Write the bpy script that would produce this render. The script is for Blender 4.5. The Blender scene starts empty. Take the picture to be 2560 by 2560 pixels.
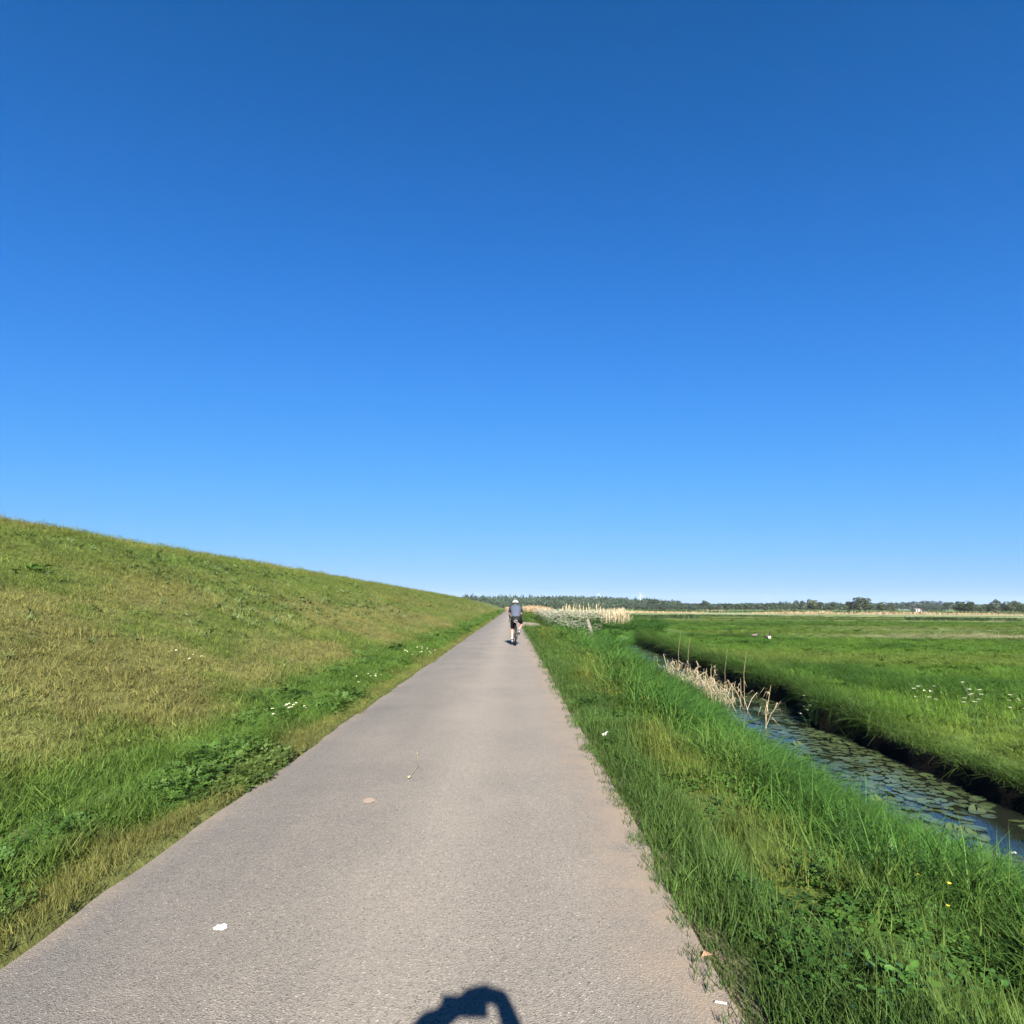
import bpy, bmesh, math, random
import numpy as np
from mathutils import Vector, Matrix, Euler

random.seed(7)
rng = np.random.default_rng(7)
R = math.radians
scn = bpy.context.scene
COL = scn.collection

# ------------------------------------------------------------------ camera
CAM_H = 1.42
cam_d = bpy.data.cameras.new('camera')
cam = bpy.data.objects.new('camera', cam_d)
COL.objects.link(cam)
cam_d.sensor_width = 36.0
cam_d.sensor_fit = 'HORIZONTAL'
cam_d.lens = 36.0 * 1580.0 / 2560.0
cam_d.clip_start = 0.05
cam_d.clip_end = 20000.0
cam.location = (0, 0, CAM_H)
pitch = math.atan(237.0 / 1580.0)
cam.matrix_world = (Matrix.Translation((0, 0, CAM_H)) @ Matrix.Rotation(R(90) + pitch, 4, 'X')
                    @ Matrix.Rotation(R(0.3), 4, 'Z'))
scn.camera = cam

# ------------------------------------------------------------------ sky, sun, exposure
SUN_EL, SUN_AZ = R(29.2), R(5.2)            # sun stands behind the camera, a little to its right
sun_dir = Vector((math.sin(SUN_AZ) * math.cos(SUN_EL), -math.cos(SUN_AZ) * math.cos(SUN_EL), math.sin(SUN_EL)))
world = bpy.data.worlds.new('World')
scn.world = world
world.use_nodes = True
wn = world.node_tree.nodes
wl = world.node_tree.links
wn.clear()
sky = wn.new('ShaderNodeTexSky')
sky.sky_type = 'NISHITA'
sky.sun_disc = False
sky.sun_elevation = SUN_EL
sky.sun_rotation = math.atan2(sun_dir.x, sun_dir.y)
sky.altitude = 0.0
sky.air_density = 1.0
sky.dust_density = 0.0
sky.ozone_density = 6.0
EXPO = 2.4
HAZE = 0.00006
ALB = 0.49      # base colours below are scaled once to the chosen exposure
# the phone's tone response on the sky colour: one smooth curve per channel (quadratic in log light)
ssep = wn.new('ShaderNodeSeparateColor'); scom = wn.new('ShaderNodeCombineColor')
bg = wn.new('ShaderNodeBackground')
bg.inputs['Strength'].default_value = 0.1
wo = wn.new('ShaderNodeOutputWorld')
wl.new(sky.outputs[0], ssep.inputs[0])
def wmath(op, a_, b_=None):
    q = wn.new('ShaderNodeMath'); q.operation = op
    for i_, v_ in enumerate((a_, b_)):
        if v_ is None: continue
        if isinstance(v_, (int, float)): q.inputs[i_].default_value = v_
        else: wl.new(v_, q.inputs[i_])
    return q.outputs[0]
for ch, (qa, qb, qc, lmax) in enumerate([(-0.26, 1.66, -3.29, 3.0), (-0.2033, 1.227, -2.173, 2.6), (-0.5789, 2.384, -2.46, 2.05)]):
    L_ = wmath('MINIMUM', wmath('LOGARITHM', wmath('MAXIMUM', ssep.outputs[ch], 0.05), math.e), lmax)
    e_ = wmath('ADD', wmath('MULTIPLY', wmath('ADD', wmath('MULTIPLY', L_, qa), qb), L_), qc)
    wl.new(wmath('MULTIPLY', wmath('EXPONENT', e_), 10.0 / 2 ** EXPO), scom.inputs[ch])
wl.new(scom.outputs[0], bg.inputs[0])
wl.new(bg.outputs[0], wo.inputs[0])

sun_d = bpy.data.lights.new('sun', 'SUN')
sun_d.energy = 5.0
sun_d.angle = R(0.53)
sun_d.color = (1.0, 0.93, 0.82)
sun = bpy.data.objects.new('sun', sun_d)
COL.objects.link(sun)
sun.location = sun_dir * 50
sun.rotation_euler = sun_dir.to_track_quat('Z', 'Y').to_euler()

scn.view_settings.view_transform = 'Standard'
scn.view_settings.look = 'None'
scn.view_settings.gamma = 1.0
scn.view_settings.exposure = EXPO
try:
    scn.view_settings.use_curve_mapping = False
except Exception:
    pass
scn.render.engine = 'CYCLES'
scn.cycles.max_bounces = 6
scn.cycles.diffuse_bounces = 3
scn.cycles.transparent_max_bounces = 6

# ------------------------------------------------------------------ helpers
def tag(o, label=None, cat=None, group=None, kind=None):
    if label: o['label'] = label
    if cat: o['category'] = cat
    if group: o['group'] = group
    if kind: o['kind'] = kind
    return o

def link(name, me, parent=None, mat=None):
    o = bpy.data.objects.new(name, me)
    COL.objects.link(o)
    if parent is not None:
        o.parent = parent
    if mat is not None:
        me.materials.clear()
        me.materials.append(mat)
    return o

def empty(name, loc=(0, 0, 0), rz=0.0):
    o = bpy.data.objects.new(name, None)
    o.empty_display_size = 0.1
    COL.objects.link(o)
    o.location = loc
    o.rotation_euler = (0, 0, rz)
    return o

def copy_tree(o, parent=None):
    c = o.copy()
    COL.objects.link(c)
    c.parent = parent
    for ch in list(o.children):
        copy_tree(ch, c)
    return c

class MB:
    """collects vertices and faces of one mesh"""
    def __init__(self):
        self.v = []; self.f = []
    def add(self, vs, fs):
        b = len(self.v)
        self.v += [tuple(p) for p in vs]
        self.f += [tuple(b + i for i in q) for q in fs]
        return self
    def tube(self, pts, rad, n=8, cap=True, sx=1.0):
        pts = [Vector(p) for p in pts]
        m = len(pts)
        rads = rad if isinstance(rad, (list, tuple)) else [rad] * m
        up = None
        rings = []
        for i, p in enumerate(pts):
            t = (pts[min(i + 1, m - 1)] - pts[max(i - 1, 0)])
            if t.length < 1e-9: t = Vector((0, 0, 1))
            t.normalize()
            if up is None:
                a = Vector((0, 0, 1)) if abs(t.z) < 0.9 else Vector((1, 0, 0))
                x = t.cross(a).normalized()
            else:
                x = (up - t * up.dot(t)).normalized()
            up = x
            y = t.cross(x)
            rings.append([p + (x * math.cos(2 * math.pi * k / n) * sx + y * math.sin(2 * math.pi * k / n)) * rads[i] for k in range(n)])
        vs = [q for r_ in rings for q in r_]
        fs = []
        for i in range(m - 1):
            for k in range(n):
                fs.append((i * n + k, i * n + (k + 1) % n, (i + 1) * n + (k + 1) % n, (i + 1) * n + k))
        if cap:
            fs.append(tuple(range(n - 1, -1, -1)))
            fs.append(tuple((m - 1) * n + k for k in range(n)))
        return self.add(vs, fs)
    def box(self, c, s, rot=None):
        c = Vector(c)
        M = rot.to_matrix() if rot is not None else Matrix.Identity(3)
        vs = [c + M @ Vector((x * s[0] / 2, y * s[1] / 2, z * s[2] / 2)) for x in (-1, 1) for y in (-1, 1) for z in (-1, 1)]
        return self.add(vs, [(0, 1, 3, 2), (4, 6, 7, 5), (0, 4, 5, 1), (2, 3, 7, 6), (0, 2, 6, 4), (1, 5, 7, 3)])
    def torus(self, c, Rr, r, axis='X', n=40, m=8, sx=1.0):
        vs = []; fs = []
        for i in range(n):
            a = 2 * math.pi * i / n
            for j in range(m):
                b = 2 * math.pi * j / m
                rr = Rr + r * math.cos(b); h = r * math.sin(b) * sx
                p = (h, rr * math.cos(a), rr * math.sin(a)) if axis == 'X' else (rr * math.cos(a), rr * math.sin(a), h)
                vs.append(Vector(p) + Vector(c))
        for i in range(n):
            for j in range(m):
                fs.append((i * m + j, ((i + 1) % n) * m + j, ((i + 1) % n) * m + (j + 1) % m, i * m + (j + 1) % m))
        return self.add(vs, fs)
    def ellipsoid(self, c, r, n=14, m=9, rot=None, keep=None):
        M = rot.to_matrix() if rot is not None else Matrix.Identity(3)
        vs = []; fs = []
        for i in range(m + 1):
            th = math.pi * i / m
            for k in range(n):
                a = 2 * math.pi * k / n
                vs.append(Vector(c) + M @ Vector((r[0] * math.sin(th) * math.cos(a), r[1] * math.sin(th) * math.sin(a), r[2] * math.cos(th))))
        for i in range(m):
            for k in range(n):
                fs.append((i * n + k, (i + 1) * n + k, (i + 1) * n + (k + 1) % n, i * n + (k + 1) % n))
        return self.add(vs, fs)
    def mesh(self, name, smooth=False):
        me = bpy.data.meshes.new(name)
        me.from_pydata(self.v, [], self.f)
        me.validate()
        if smooth:
            me.shade_smooth()
        me.update()
        return me
    def build(self, name, mat=None, parent=None, smooth=False):
        return link(name, self.mesh(name, smooth), parent, mat)

def np_mesh(name, V, F, colors=None, smooth=False):
    """fast mesh from arrays, F: (n,4) or (n,3)"""
    me = bpy.data.meshes.new(name)
    V = np.asarray(V, dtype=np.float32); F = np.asarray(F, dtype=np.int32)
    k = F.shape[1]
    me.vertices.add(len(V)); me.vertices.foreach_set('co', V.ravel())
    me.loops.add(F.size); me.loops.foreach_set('vertex_index', F.ravel())
    me.polygons.add(len(F))
    me.polygons.foreach_set('loop_start', np.arange(0, F.size, k, dtype=np.int32))
    if smooth:
        me.polygons.foreach_set('use_smooth', np.ones(len(F), dtype=bool))
    me.update(calc_edges=True)
    me.validate()
    if colors is not None:
        a = me.attributes.new('col', 'FLOAT_COLOR', 'POINT')
        c = np.ones((len(V), 4), dtype=np.float32); c[:, :3] = colors
        a.data.foreach_set('color', c.ravel())
    return me

# value noise on arrays
def _hash(ix, iy, seed):
    h = (ix.astype(np.int64) * 374761393 + iy.astype(np.int64) * 668265263 + seed * 1442695041) & 0xFFFFFFFF
    h = ((h ^ (h >> 13)) * 1274126177) & 0xFFFFFFFF
    h = h ^ (h >> 16)
    return (h & 0xFFFF) / 65535.0
def vnoise(x, y, seed=0):
    ix = np.floor(x); iy = np.floor(y)
    fx = x - ix; fy = y - iy
    fx = fx * fx * (3 - 2 * fx); fy = fy * fy * (3 - 2 * fy)
    a = _hash(ix, iy, seed); b = _hash(ix + 1, iy, seed); c = _hash(ix, iy + 1, seed); d = _hash(ix + 1, iy + 1, seed)
    return (a * (1 - fx) + b * fx) * (1 - fy) + (c * (1 - fx) + d * fx) * fy
def fbm(x, y, seed=0, oct=3):
    s = 0; a = 1; t = 0
    for o in range(oct):
        s = s + a * vnoise(x * 2 ** o + 17.3 * o, y * 2 ** o - 9.1 * o, seed + o); t += a; a *= 0.5
    return s / t
def sstep(a, b, x):
    t = np.clip((x - a) / (b - a), 0, 1)
    return t * t * (3 - 2 * t)
def mixc(c, d, m):
    m = np.asarray(m)[..., None]
    return c * (1 - m) + np.asarray(d) * m

# ------------------------------------------------------------------ materials
def new_mat(name):
    m = bpy.data.materials.new(name)
    m.use_nodes = True
    n = m.node_tree.nodes; l = m.node_tree.links
    b = n['Principled BSDF']
    return m, n, l, b
def plain(name, col, rough=0.6, metal=0.0, noise=0.0, nscale=30.0, spec=0.5):
    col = tuple(c * ALB for c in col)
    m, n, l, b = new_mat(name)
    b.inputs['Roughness'].default_value = rough
    b.inputs['Metallic'].default_value = metal
    b.inputs['Specular IOR Level'].default_value = spec
    if noise > 0:
        tc = n.new('ShaderNodeTexCoord'); t = n.new('ShaderNodeTexNoise'); t.inputs['Scale'].default_value = nscale
        t.inputs['Detail'].default_value = 4
        r = n.new('ShaderNodeMapRange')
        r.inputs['To Min'].default_value = 1 - noise; r.inputs['To Max'].default_value = 1 + noise
        mx = n.new('ShaderNodeMix'); mx.data_type = 'RGBA'; mx.blend_type = 'MULTIPLY'; mx.inputs[0].default_value = 1
        mx.inputs[6].default_value = (*col, 1)
        l.new(tc.outputs['Object'], t.inputs['Vector']); l.new(t.outputs['Fac'], r.inputs['Value'])
        l.new(r.outputs[0], mx.inputs[7]); l.new(mx.outputs[2], b.inputs['Base Color'])
    else:
        b.inputs['Base Color'].default_value = (*col, 1)
    return m

def leaf_mat(name, attr_type='INSTANCER', fixed=None, transl=0.35, spec=0.25, rough=0.5):
    """thin leaf: reflects and lets some light through; colour from the plant's own colour attribute"""
    m, n, l, b = new_mat(name)
    out = n['Material Output']
    if fixed is None:
        at = n.new('ShaderNodeAttribute'); at.attribute_type = attr_type; at.attribute_name = 'col'
        colsock = at.outputs['Color']
    else:
        rgb = n.new('ShaderNodeRGB'); rgb.outputs[0].default_value = (*[c * ALB for c in fixed], 1); colsock = rgb.outputs[0]
    bv = n.new('ShaderNodeAttribute'); bv.attribute_type = 'GEOMETRY'; bv.attribute_name = 'bv'
    mx = n.new('ShaderNodeMix'); mx.data_type = 'RGBA'; mx.blend_type = 'MULTIPLY'; mx.inputs[0].default_value = 1
    l.new(colsock, mx.inputs[6]); l.new(bv.outputs['Color'], mx.inputs[7])
    b.inputs['Roughness'].default_value = rough
    b.inputs['Specular IOR Level'].default_value = spec
    l.new(mx.outputs[2], b.inputs['Base Color'])
    tr = n.new('ShaderNodeBsdfTranslucent')
    g = n.new('ShaderNodeMix'); g.data_type = 'RGBA'; g.blend_type = 'MULTIPLY'; g.inputs[0].default_value = 1
    g.inputs[7].default_value = (1.15, 1.2, 0.7, 1)
    l.new(mx.outputs[2], g.inputs[6]); l.new(g.outputs[2], tr.inputs['Color'])
    ms = n.new('ShaderNodeMixShader'); ms.inputs[0].default_value = transl
    l.new(b.outputs[0], ms.inputs[1]); l.new(tr.outputs[0], ms.inputs[2])
    l.new(ms.outputs[0], out.inputs['Surface'])
    return m

def ground_mat(name):
    m, n, l, b = new_mat(name)
    at = n.new('ShaderNodeAttribute'); at.attribute_type = 'GEOMETRY'; at.attribute_name = 'col'
    geo = n.new('ShaderNodeNewGeometry')
    t1 = n.new('ShaderNodeTexNoise'); t1.inputs['Scale'].default_value = 14; t1.inputs['Detail'].default_value = 6; t1.inputs['Roughness'].default_value = 0.7
    t2 = n.new('ShaderNodeTexNoise'); t2.inputs['Scale'].default_value = 0.9; t2.inputs['Detail'].default_value = 5
    l.new(geo.outputs['Position'], t1.inputs['Vector']); l.new(geo.outputs['Position'], t2.inputs['Vector'])
    r1 = n.new('ShaderNodeMapRange'); r1.inputs['From Min'].default_value = 0.3; r1.inputs['From Max'].default_value = 0.7
    r1.inputs['To Min'].default_value = 0.55; r1.inputs['To Max'].default_value = 1.4
    r2 = n.new('ShaderNodeMapRange'); r2.inputs['From Min'].default_value = 0.3; r2.inputs['From Max'].default_value = 0.7
    r2.inputs['To Min'].default_value = 0.75; r2.inputs['To Max'].default_value = 1.25
    l.new(t1.outputs['Fac'], r1.inputs['Value']); l.new(t2.outputs['Fac'], r2.inputs['Value'])
    mm = n.new('ShaderNodeMath'); mm.operation = 'MULTIPLY'
    l.new(r1.outputs[0], mm.inputs[0]); l.new(r2.outputs[0], mm.inputs[1])
    mx = n.new('ShaderNodeMix'); mx.data_type = 'RGBA'; mx.blend_type = 'MULTIPLY'; mx.inputs[0].default_value = 1
    l.new(at.outputs['Color'], mx.inputs[6]); l.new(mm.outputs[0], mx.inputs[7])
    l.new(mx.outputs[2], b.inputs['Base Color'])
    b.inputs['Roughness'].default_value = 0.9
    b.inputs['Specular IOR Level'].default_value = 0.1
    bp = n.new('ShaderNodeBump'); bp.inputs['Strength'].default_value = 0.6; bp.inputs['Distance'].default_value = 0.05
    l.new(t1.outputs['Fac'], bp.inputs['Height']); l.new(bp.outputs[0], b.inputs['Normal'])
    return m

def path_mat():
    m, n, l, b = new_mat('worn_asphalt')
    geo = n.new('ShaderNodeNewGeometry')
    sep = n.new('ShaderNodeSeparateXYZ'); l.new(geo.outputs['Position'], sep.inputs[0])
    def noise(scale, detail=4, rough=0.55, vec=None):
        t = n.new('ShaderNodeTexNoise'); t.inputs['Scale'].default_value = scale
        t.inputs['Detail'].default_value = detail; t.inputs['Roughness'].default_value = rough
        l.new(vec if vec is not None else geo.outputs['Position'], t.inputs['Vector'])
        return t.outputs['Fac']
    def ramp(sock, pts):
        r = n.new('ShaderNodeValToRGB')
        e = r.color_ramp.elements
        e[0].position = pts[0][0]; e[0].color = (*pts[0][1], 1)
        e[1].position = pts[-1][0]; e[1].color = (*pts[-1][1], 1)
        for p, c in pts[1:-1]:
            q = e.new(p); q.color = (*c, 1)
        l.new(sock, r.inputs[0]); return r.outputs[0]
    def mix(a, bb, fac, mode='MIX'):
        x = n.new('ShaderNodeMix'); x.data_type = 'RGBA'; x.blend_type = mode
        if isinstance(fac, (int, float)): x.inputs[0].default_value = fac
        else: l.new(fac, x.inputs[0])
        for s, i in ((a, 6), (bb, 7)):
            if isinstance(s, tuple): x.inputs[i].default_value = (*s, 1)
            else: l.new(s, x.inputs[i])
        return x.outputs[2]
    def rng_(sock, a, bb, c, d):
        r = n.new('ShaderNodeMapRange'); r.inputs['From Min'].default_value = a; r.inputs['From Max'].default_value = bb
        r.inputs['To Min'].default_value = c; r.inputs['To Max'].default_value = d
        l.new(sock, r.inputs['Value']); return r.outputs[0]
    def math_(op, a, bb):
        x = n.new('ShaderNodeMath'); x.operation = op
        for s, i in ((a, 0), (bb, 1)):
            if isinstance(s, (int, float)): x.inputs[i].default_value = s
            else: l.new(s, x.inputs[i])
        return x.outputs[0]
    # stretched coordinates: wear runs along the path
    mp = n.new('ShaderNodeMapping'); mp.inputs['Scale'].default_value = (1.0, 0.16, 1.0)
    l.new(geo.outputs['Position'], mp.inputs['Vector'])
    wear = noise(1.6, 5, 0.6, mp.outputs[0])
    blotch = noise(0.8, 5, 0.6)
    # base: grey towards the left, warm beige in the middle
    xg = rng_(sep.outputs['X'], -2.0, -0.5, 0, 1)
    xg = math_('ADD', xg, math_('MULTIPLY', math_('SUBTRACT', wear, 0.5), 1.6))
    base = ramp(xg, [(0.0, (0.150, 0.139, 0.123)), (0.5, (0.178, 0.162, 0.138)), (1.0, (0.205, 0.184, 0.154))])
    base = mix(base, ramp(blotch, [(0.3, (0.86, 0.86, 0.88)), (0.7, (1.12, 1.10, 1.07))]), 1.0, 'MULTIPLY')
    # pale worn band where tyres run, and a fainter one to its right
    def band(x0, hw, amt):
        d_ = math_('DIVIDE', math_('SUBTRACT', math_('ADD', sep.outputs['X'], math_('MULTIPLY', math_('SUBTRACT', wear, 0.5), 0.5)), x0), hw)
        g_ = math_('EXPONENT', math_('MULTIPLY', math_('MULTIPLY', d_, d_), -1.0), 0.0)
        return math_('MULTIPLY', g_, amt)
    base = mix(base, (0.262, 0.232, 0.190), band(-0.42, 0.34, 0.55))
    base = mix(base, (0.235, 0.210, 0.175), band(0.30, 0.20, 0.35))
    base = mix(base, (0.118, 0.110, 0.102), math_('MULTIPLY', rng_(noise(0.35, 6, 0.7), 0.55, 0.75, 0, 1), 0.4))
    # chippings
    v1 = n.new('ShaderNodeTexVoronoi'); v1.inputs['Scale'].default_value = 160
    wv = n.new('ShaderNodeVectorMath'); wv.operation = 'ADD'
    l.new(geo.outputs['Position'], wv.inputs[0])
    nz = n.new('ShaderNodeTexNoise'); nz.inputs['Scale'].default_value = 120
    l.new(geo.outputs['Position'], nz.inputs['Vector'])
    sc = n.new('ShaderNodeVectorMath'); sc.operation = 'SCALE'; sc.inputs['Scale'].default_value = 0.008
    l.new(nz.outputs['Color'], sc.inputs[0]); l.new(sc.outputs[0], wv.inputs[1])
    l.new(wv.outputs[0], v1.inputs['Vector'])
    hsv = n.new('ShaderNodeSeparateColor'); l.new(v1.outputs['Color'], hsv.inputs[0])
    chip = ramp(hsv.outputs[0], [(0.0, (0.42, 0.41, 0.40)), (0.12, (0.82, 0.81, 0.80)), (0.5, (0.99, 0.98, 0.97)), (0.88, (1.14, 1.12, 1.09)), (0.965, (1.25, 1.22, 1.16)), (1.0, (1.9, 1.85, 1.75))])
    c = mix(base, chip, 1.0, 'MULTIPLY')
    fine = noise(230, 3, 0.7)
    c = mix(c, ramp(fine, [(0.28, (0.68, 0.67, 0.66)), (0.55, (1.0, 1.0, 1.0)), (0.8, (1.2, 1.2, 1.2))]), 1.0, 'MULTIPLY')
    # sand drifted along both edges
    er = rng_(sep.outputs['X'], 0.30, 0.82, 0, 1.25)
    el_ = rng_(sep.outputs['X'], -1.86, -2.05, 0, 0.8)
    e = math_('MAXIMUM', er, el_)
    en = noise(3.2, 6, 0.65)
    e = math_('MULTIPLY', e, rng_(en, 0.32, 0.62, 0.0, 1.0))
    e = math_('MINIMUM', e, 1.0)
    sand = mix((0.265, 0.205, 0.148), ramp(fine, [(0.3, (0.75, 0.74, 0.72)), (0.7, (1.12, 1.12, 1.1))]), 1.0, 'MULTIPLY')
    c = mix(c, sand, math_('MULTIPLY', e, 0.85))
    # pale transverse scuffs near the left edge and the middle
    mp2 = n.new('ShaderNodeMapping'); mp2.inputs['Scale'].default_value = (0.7, 5.0, 1.0)
    l.new(geo.outputs['Position'], mp2.inputs['Vector'])
    scuff = rng_(noise(2.4, 6, 0.7, mp2.outputs[0]), 0.60, 0.74, 0, 0.45)
    c = mix(c, (0.25, 0.215, 0.175), scuff)
    c = mix(c, (0.660, 0.680, 0.720), 1.0, 'MULTIPLY')
    l.new(c, b.inputs['Base Color'])
    b.inputs['Roughness'].default_value = 0.85
    b.inputs['Specular IOR Level'].default_value = 0.25
    bp = n.new('ShaderNodeBump'); bp.inputs['Strength'].default_value = 0.55; bp.inputs['Distance'].default_value = 0.006
    hh = math_('ADD', v1.outputs['Distance'], math_('MULTIPLY', fine, 0.6))
    l.new(hh, bp.inputs['Height']); l.new(bp.outputs[0], b.inputs['Normal'])
    return m

def water_mat():
    m, n, l, b = new_mat('ditch_water')
    b.inputs['Base Color'].default_value = (0.008, 0.010, 0.007, 1)
    b.inputs['Roughness'].default_value = 0.04
    b.inputs['IOR'].default_value = 1.33
    geo = n.new('ShaderNodeNewGeometry')
    t = n.new('ShaderNodeTexNoise'); t.inputs['Scale'].default_value = 5; t.inputs['Detail'].default_value = 3
    l.new(geo.outputs['Position'], t.inputs['Vector'])
    bp = n.new('ShaderNodeBump'); bp.inputs['Strength'].default_value = 0.12; bp.inputs['Distance'].default_value = 0.02
    l.new(t.outputs['Fac'], bp.inputs['Height']); l.new(bp.outputs[0], b.inputs['Normal'])
    return m

M_ground = ground_mat('turf_soil')
M_path = path_mat()
M_water = water_mat()
M_grass = leaf_mat('grass_blade', spec=0.12, rough=0.6)

# ------------------------------------------------------------------ terrain
XL, XR = -2.03, 0.83
WZ = -0.95
FZ = -0.52
_wy = [-20, 0, 7.8, 9.75, 11.8, 12.9, 15.7, 21.6, 29.6, 40, 63, 100, 200]
_wx = [5.9, 5.95, 5.96, 6.02, 6.13, 6.12, 6.75, 6.94, 7.54, 8.1, 11.2, 15, 26]
def xfar(y): return np.interp(y, _wy, _wx) + 0.13 * (vnoise(y * 0.9, y * 0 + 3.1, 5) - 0.5) * 2 + 0.10 * (vnoise(y * 2.3, y * 0 + 1.7, 6) - 0.5)
def xnear(y): return np.interp(y, _wy, _wx) - 2.05 + 0.15 * (vnoise(y * 0.7, y * 0 + 9.1, 8) - 0.5) * 2
def zdike(x, y):
    u = XL - x
    t = np.clip((u - 0.75) / 1.0, 0, 1)
    foot = 0.03 + 0.05 * sstep(0, 0.8, u)
    slope = np.where(u < 0.75, 0, np.where(u < 1.75, (u - 0.75) ** 2 / 2 / 2.8, (u - 1.25) / 2.8))
    crest = 3.80
    # smooth cap
    s = foot + slope
    k = 0.28
    s = -k * np.log(np.exp(-np.clip(s, -5, 20) / k) + np.exp(-(crest + 0 * s) / k))
    back = np.clip((u - 15.5) / 3.0, 0, None)
    s = np.maximum(s - back, -0.4)
    far = sstep(560, 330, y)
    s = s * far + (0.0) * (1 - far)
    amp = sstep(0.0, 0.5, u)
    s = s + amp * (0.10 * (fbm(x * 0.55, y * 0.45, 11) - 0.5) + 0.07 * (fbm(x * 2.1, y * 2.1, 12) - 0.5)) * np.where(u < 60, 1, 0)
    # little scarp in the verge close to the camera
    sc_ = np.exp(-((u - (1.0 + 0.08 * np.sin(y * 2.0))) / 0.10) ** 2) * sstep(5.4, 4.6, y) * 0.09
    return s - sc_
def zverge(x, y):
    w = x - XR
    xn = xnear(y)
    wn_ = np.maximum(xn - XR, 1.5)
    t = w / wn_
    z = 0.02 * sstep(0, 0.25, w) - 0.98 * np.clip((t - 0.22) / 0.80, 0, 1.1) ** 1.25
    z = z + sstep(0.05, 0.5, w) * (0.22 * (fbm(x * 0.9, y * 0.7, 21) - 0.5) + 0.12 * (fbm(x * 2.7, y * 2.7, 22) - 0.5)) * sstep(1.05, 0.9, t)
    # side path dam over the ditch
    dam = sstep(43.5, 46, y) * sstep(64.5, 61.5, y)
    z = z * (1 - dam) + (-0.03) * dam
    return np.maximum(z, -1.5)
def zmeadow(x, y):
    s = x - xfar(y)
    wid = 0.10 + 0.10 * vnoise(y * 1.1, y * 0 + 2.2, 33)
    rise = np.clip(s / wid, 0, 1) ** 0.8
    top = FZ + 0.05 * sstep(11, 14, y) * sstep(1.5, 0.2, s) - 0.14 * sstep(12.5, 10.5, y) * sstep(6, 0.5, s)
    z = -1.25 + (top + 1.25) * rise
    return z + sstep(0.1, 0.8, s) * (0.10 * (fbm(x * 0.35, y * 0.35, 31) - 0.5) + 0.09 * (fbm(x * 1.6, y * 1.6, 32) - 0.5))
def ground_z(x, y):
    x = np.asarray(x, float); y = np.asarray(y, float)
    xs = xfar(y) - 1.0
    return np.where(x < XL, zdike(x, y), np.where(x < XR, 0.0, np.where(x < xs, zverge(x, y), zmeadow(x, y))))

# colours of turf, shared by soil sheets and the grass that grows on them
def col_dike(x, y):
    u = XL - x
    n1 = fbm(x * 0.5, y * 0.28, 41, 4); n2 = fbm(x * 1.7, y * 1.3, 42, 3); n3 = fbm(x * 0.14, y * 0.09, 43, 3)
    green = np.array((0.135, 0.195, 0.038)); lush = np.array((0.082, 0.165, 0.026)); olive = np.array((0.172, 0.192, 0.048)); straw = np.array((0.255, 0.245, 0.098))
    c = np.broadcast_to(green, x.shape + (3,)).copy()
    c = mixc(c, olive, sstep(0.42, 0.66, n1 + 0.25 * (n2 - 0.5)))
    dry = np.exp(-((u - 2.9) / 1.5) ** 2) * 1.0 + 0.25 * np.exp(-((u - 5.0) / 2.2) ** 2)
    dm = np.clip(dry * sstep(0.36, 0.66, 0.55 * n1 + 0.45 * n2 + 0.10 * n3 - .07), 0, 0.36)
    c = mixc(c, straw, dm)
    c = mixc(c, lush, 0.95 * sstep(2.0, 1.1, u + 0.9 * (n1 - 0.5)) * sstep(0.15, 0.4, u + 0.3 * (n2 - 0.5)))
    c = mixc(c, lush, 0.55 * sstep(6.0, 8.0, u) * sstep(11.0, 9.5, u) * sstep(0.4, 0.65, n3 * 0.5 + n1 * 0.5))
    c = mixc(c, np.array((0.165, 0.185, 0.055)), sstep(0.5, 0.05, u + 0.5 * (n2 - 0.5)) * 0.7)
    return ALB * c * (0.8 + 0.4 * n2[..., None])
def bare_dike(x, y):
    u = XL - x
    n = fbm(x * 3, y * 3, 45, 3)
    a = np.exp(-((u - 0.86 - 0.05 * np.sin(y * 2)) / 0.10) ** 2) * sstep(5.3, 4.9, y) * sstep(3.2, 3.8, y)
    b = np.exp(-(((x + 2.62) / 0.12) ** 2 + ((y - 7.6) / 0.4) ** 2))
    d = sstep(0.7, 0.78, fbm(x * 1.2, y * 0.9, 46, 3)) * np.exp(-((u - 0.35) / 0.25) ** 2)
    return np.clip((a + b + d) * (0.55 + 0.9 * n), 0, 1)
def col_verge(x, y):
    w = x - XR; wn_ = xnear(y) - XR; t = w / np.maximum(wn_, 1)
    n1 = fbm(x * 0.9, y * 0.5, 51, 4); n2 = fbm(x * 2.3, y * 1.9, 52, 3)
    edge = np.array((0.072, 0.140, 0.030)); mid = np.array((0.088, 0.158, 0.029)); tall = np.array((0.060, 0.160, 0.026)); yel = np.array((0.150, 0.180, 0.036))
    c = np.broadcast_to(mid, x.shape + (3,)).copy()
    c = mixc(c, edge, sstep(0.75, 0.3, w + 0.4 * (n1 - 0.5)))
    c = mixc(c, yel, 0.65 * sstep(0.54, 0.70, n1) * sstep(0.25, 0.6, w))
    tt = sstep(0.33, 0.50, t + 0.7 * (fbm(x * 1.0, y * .8, 58, 3) - 0.5))
    c = mixc(c, tall, 0.92 * tt)
    return ALB * c * (0.78 + 0.44 * n2[..., None])
BANDS = [  # y centre, half width, strength, x from : pale flowering strips across the meadow
    (42, 4.2, 0.75, 24), (57, 2.6, 0.5, 30), (67, 2.0, 0.35, 34), (84, 1.6, 0.3, 40), (104, 4, 1.1, 12), (128, 4, 0.6, 12), (170, 15, 0.95, 8), (225, 22, 0.95, 0), (310, 35, 0.8, -20)]
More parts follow.
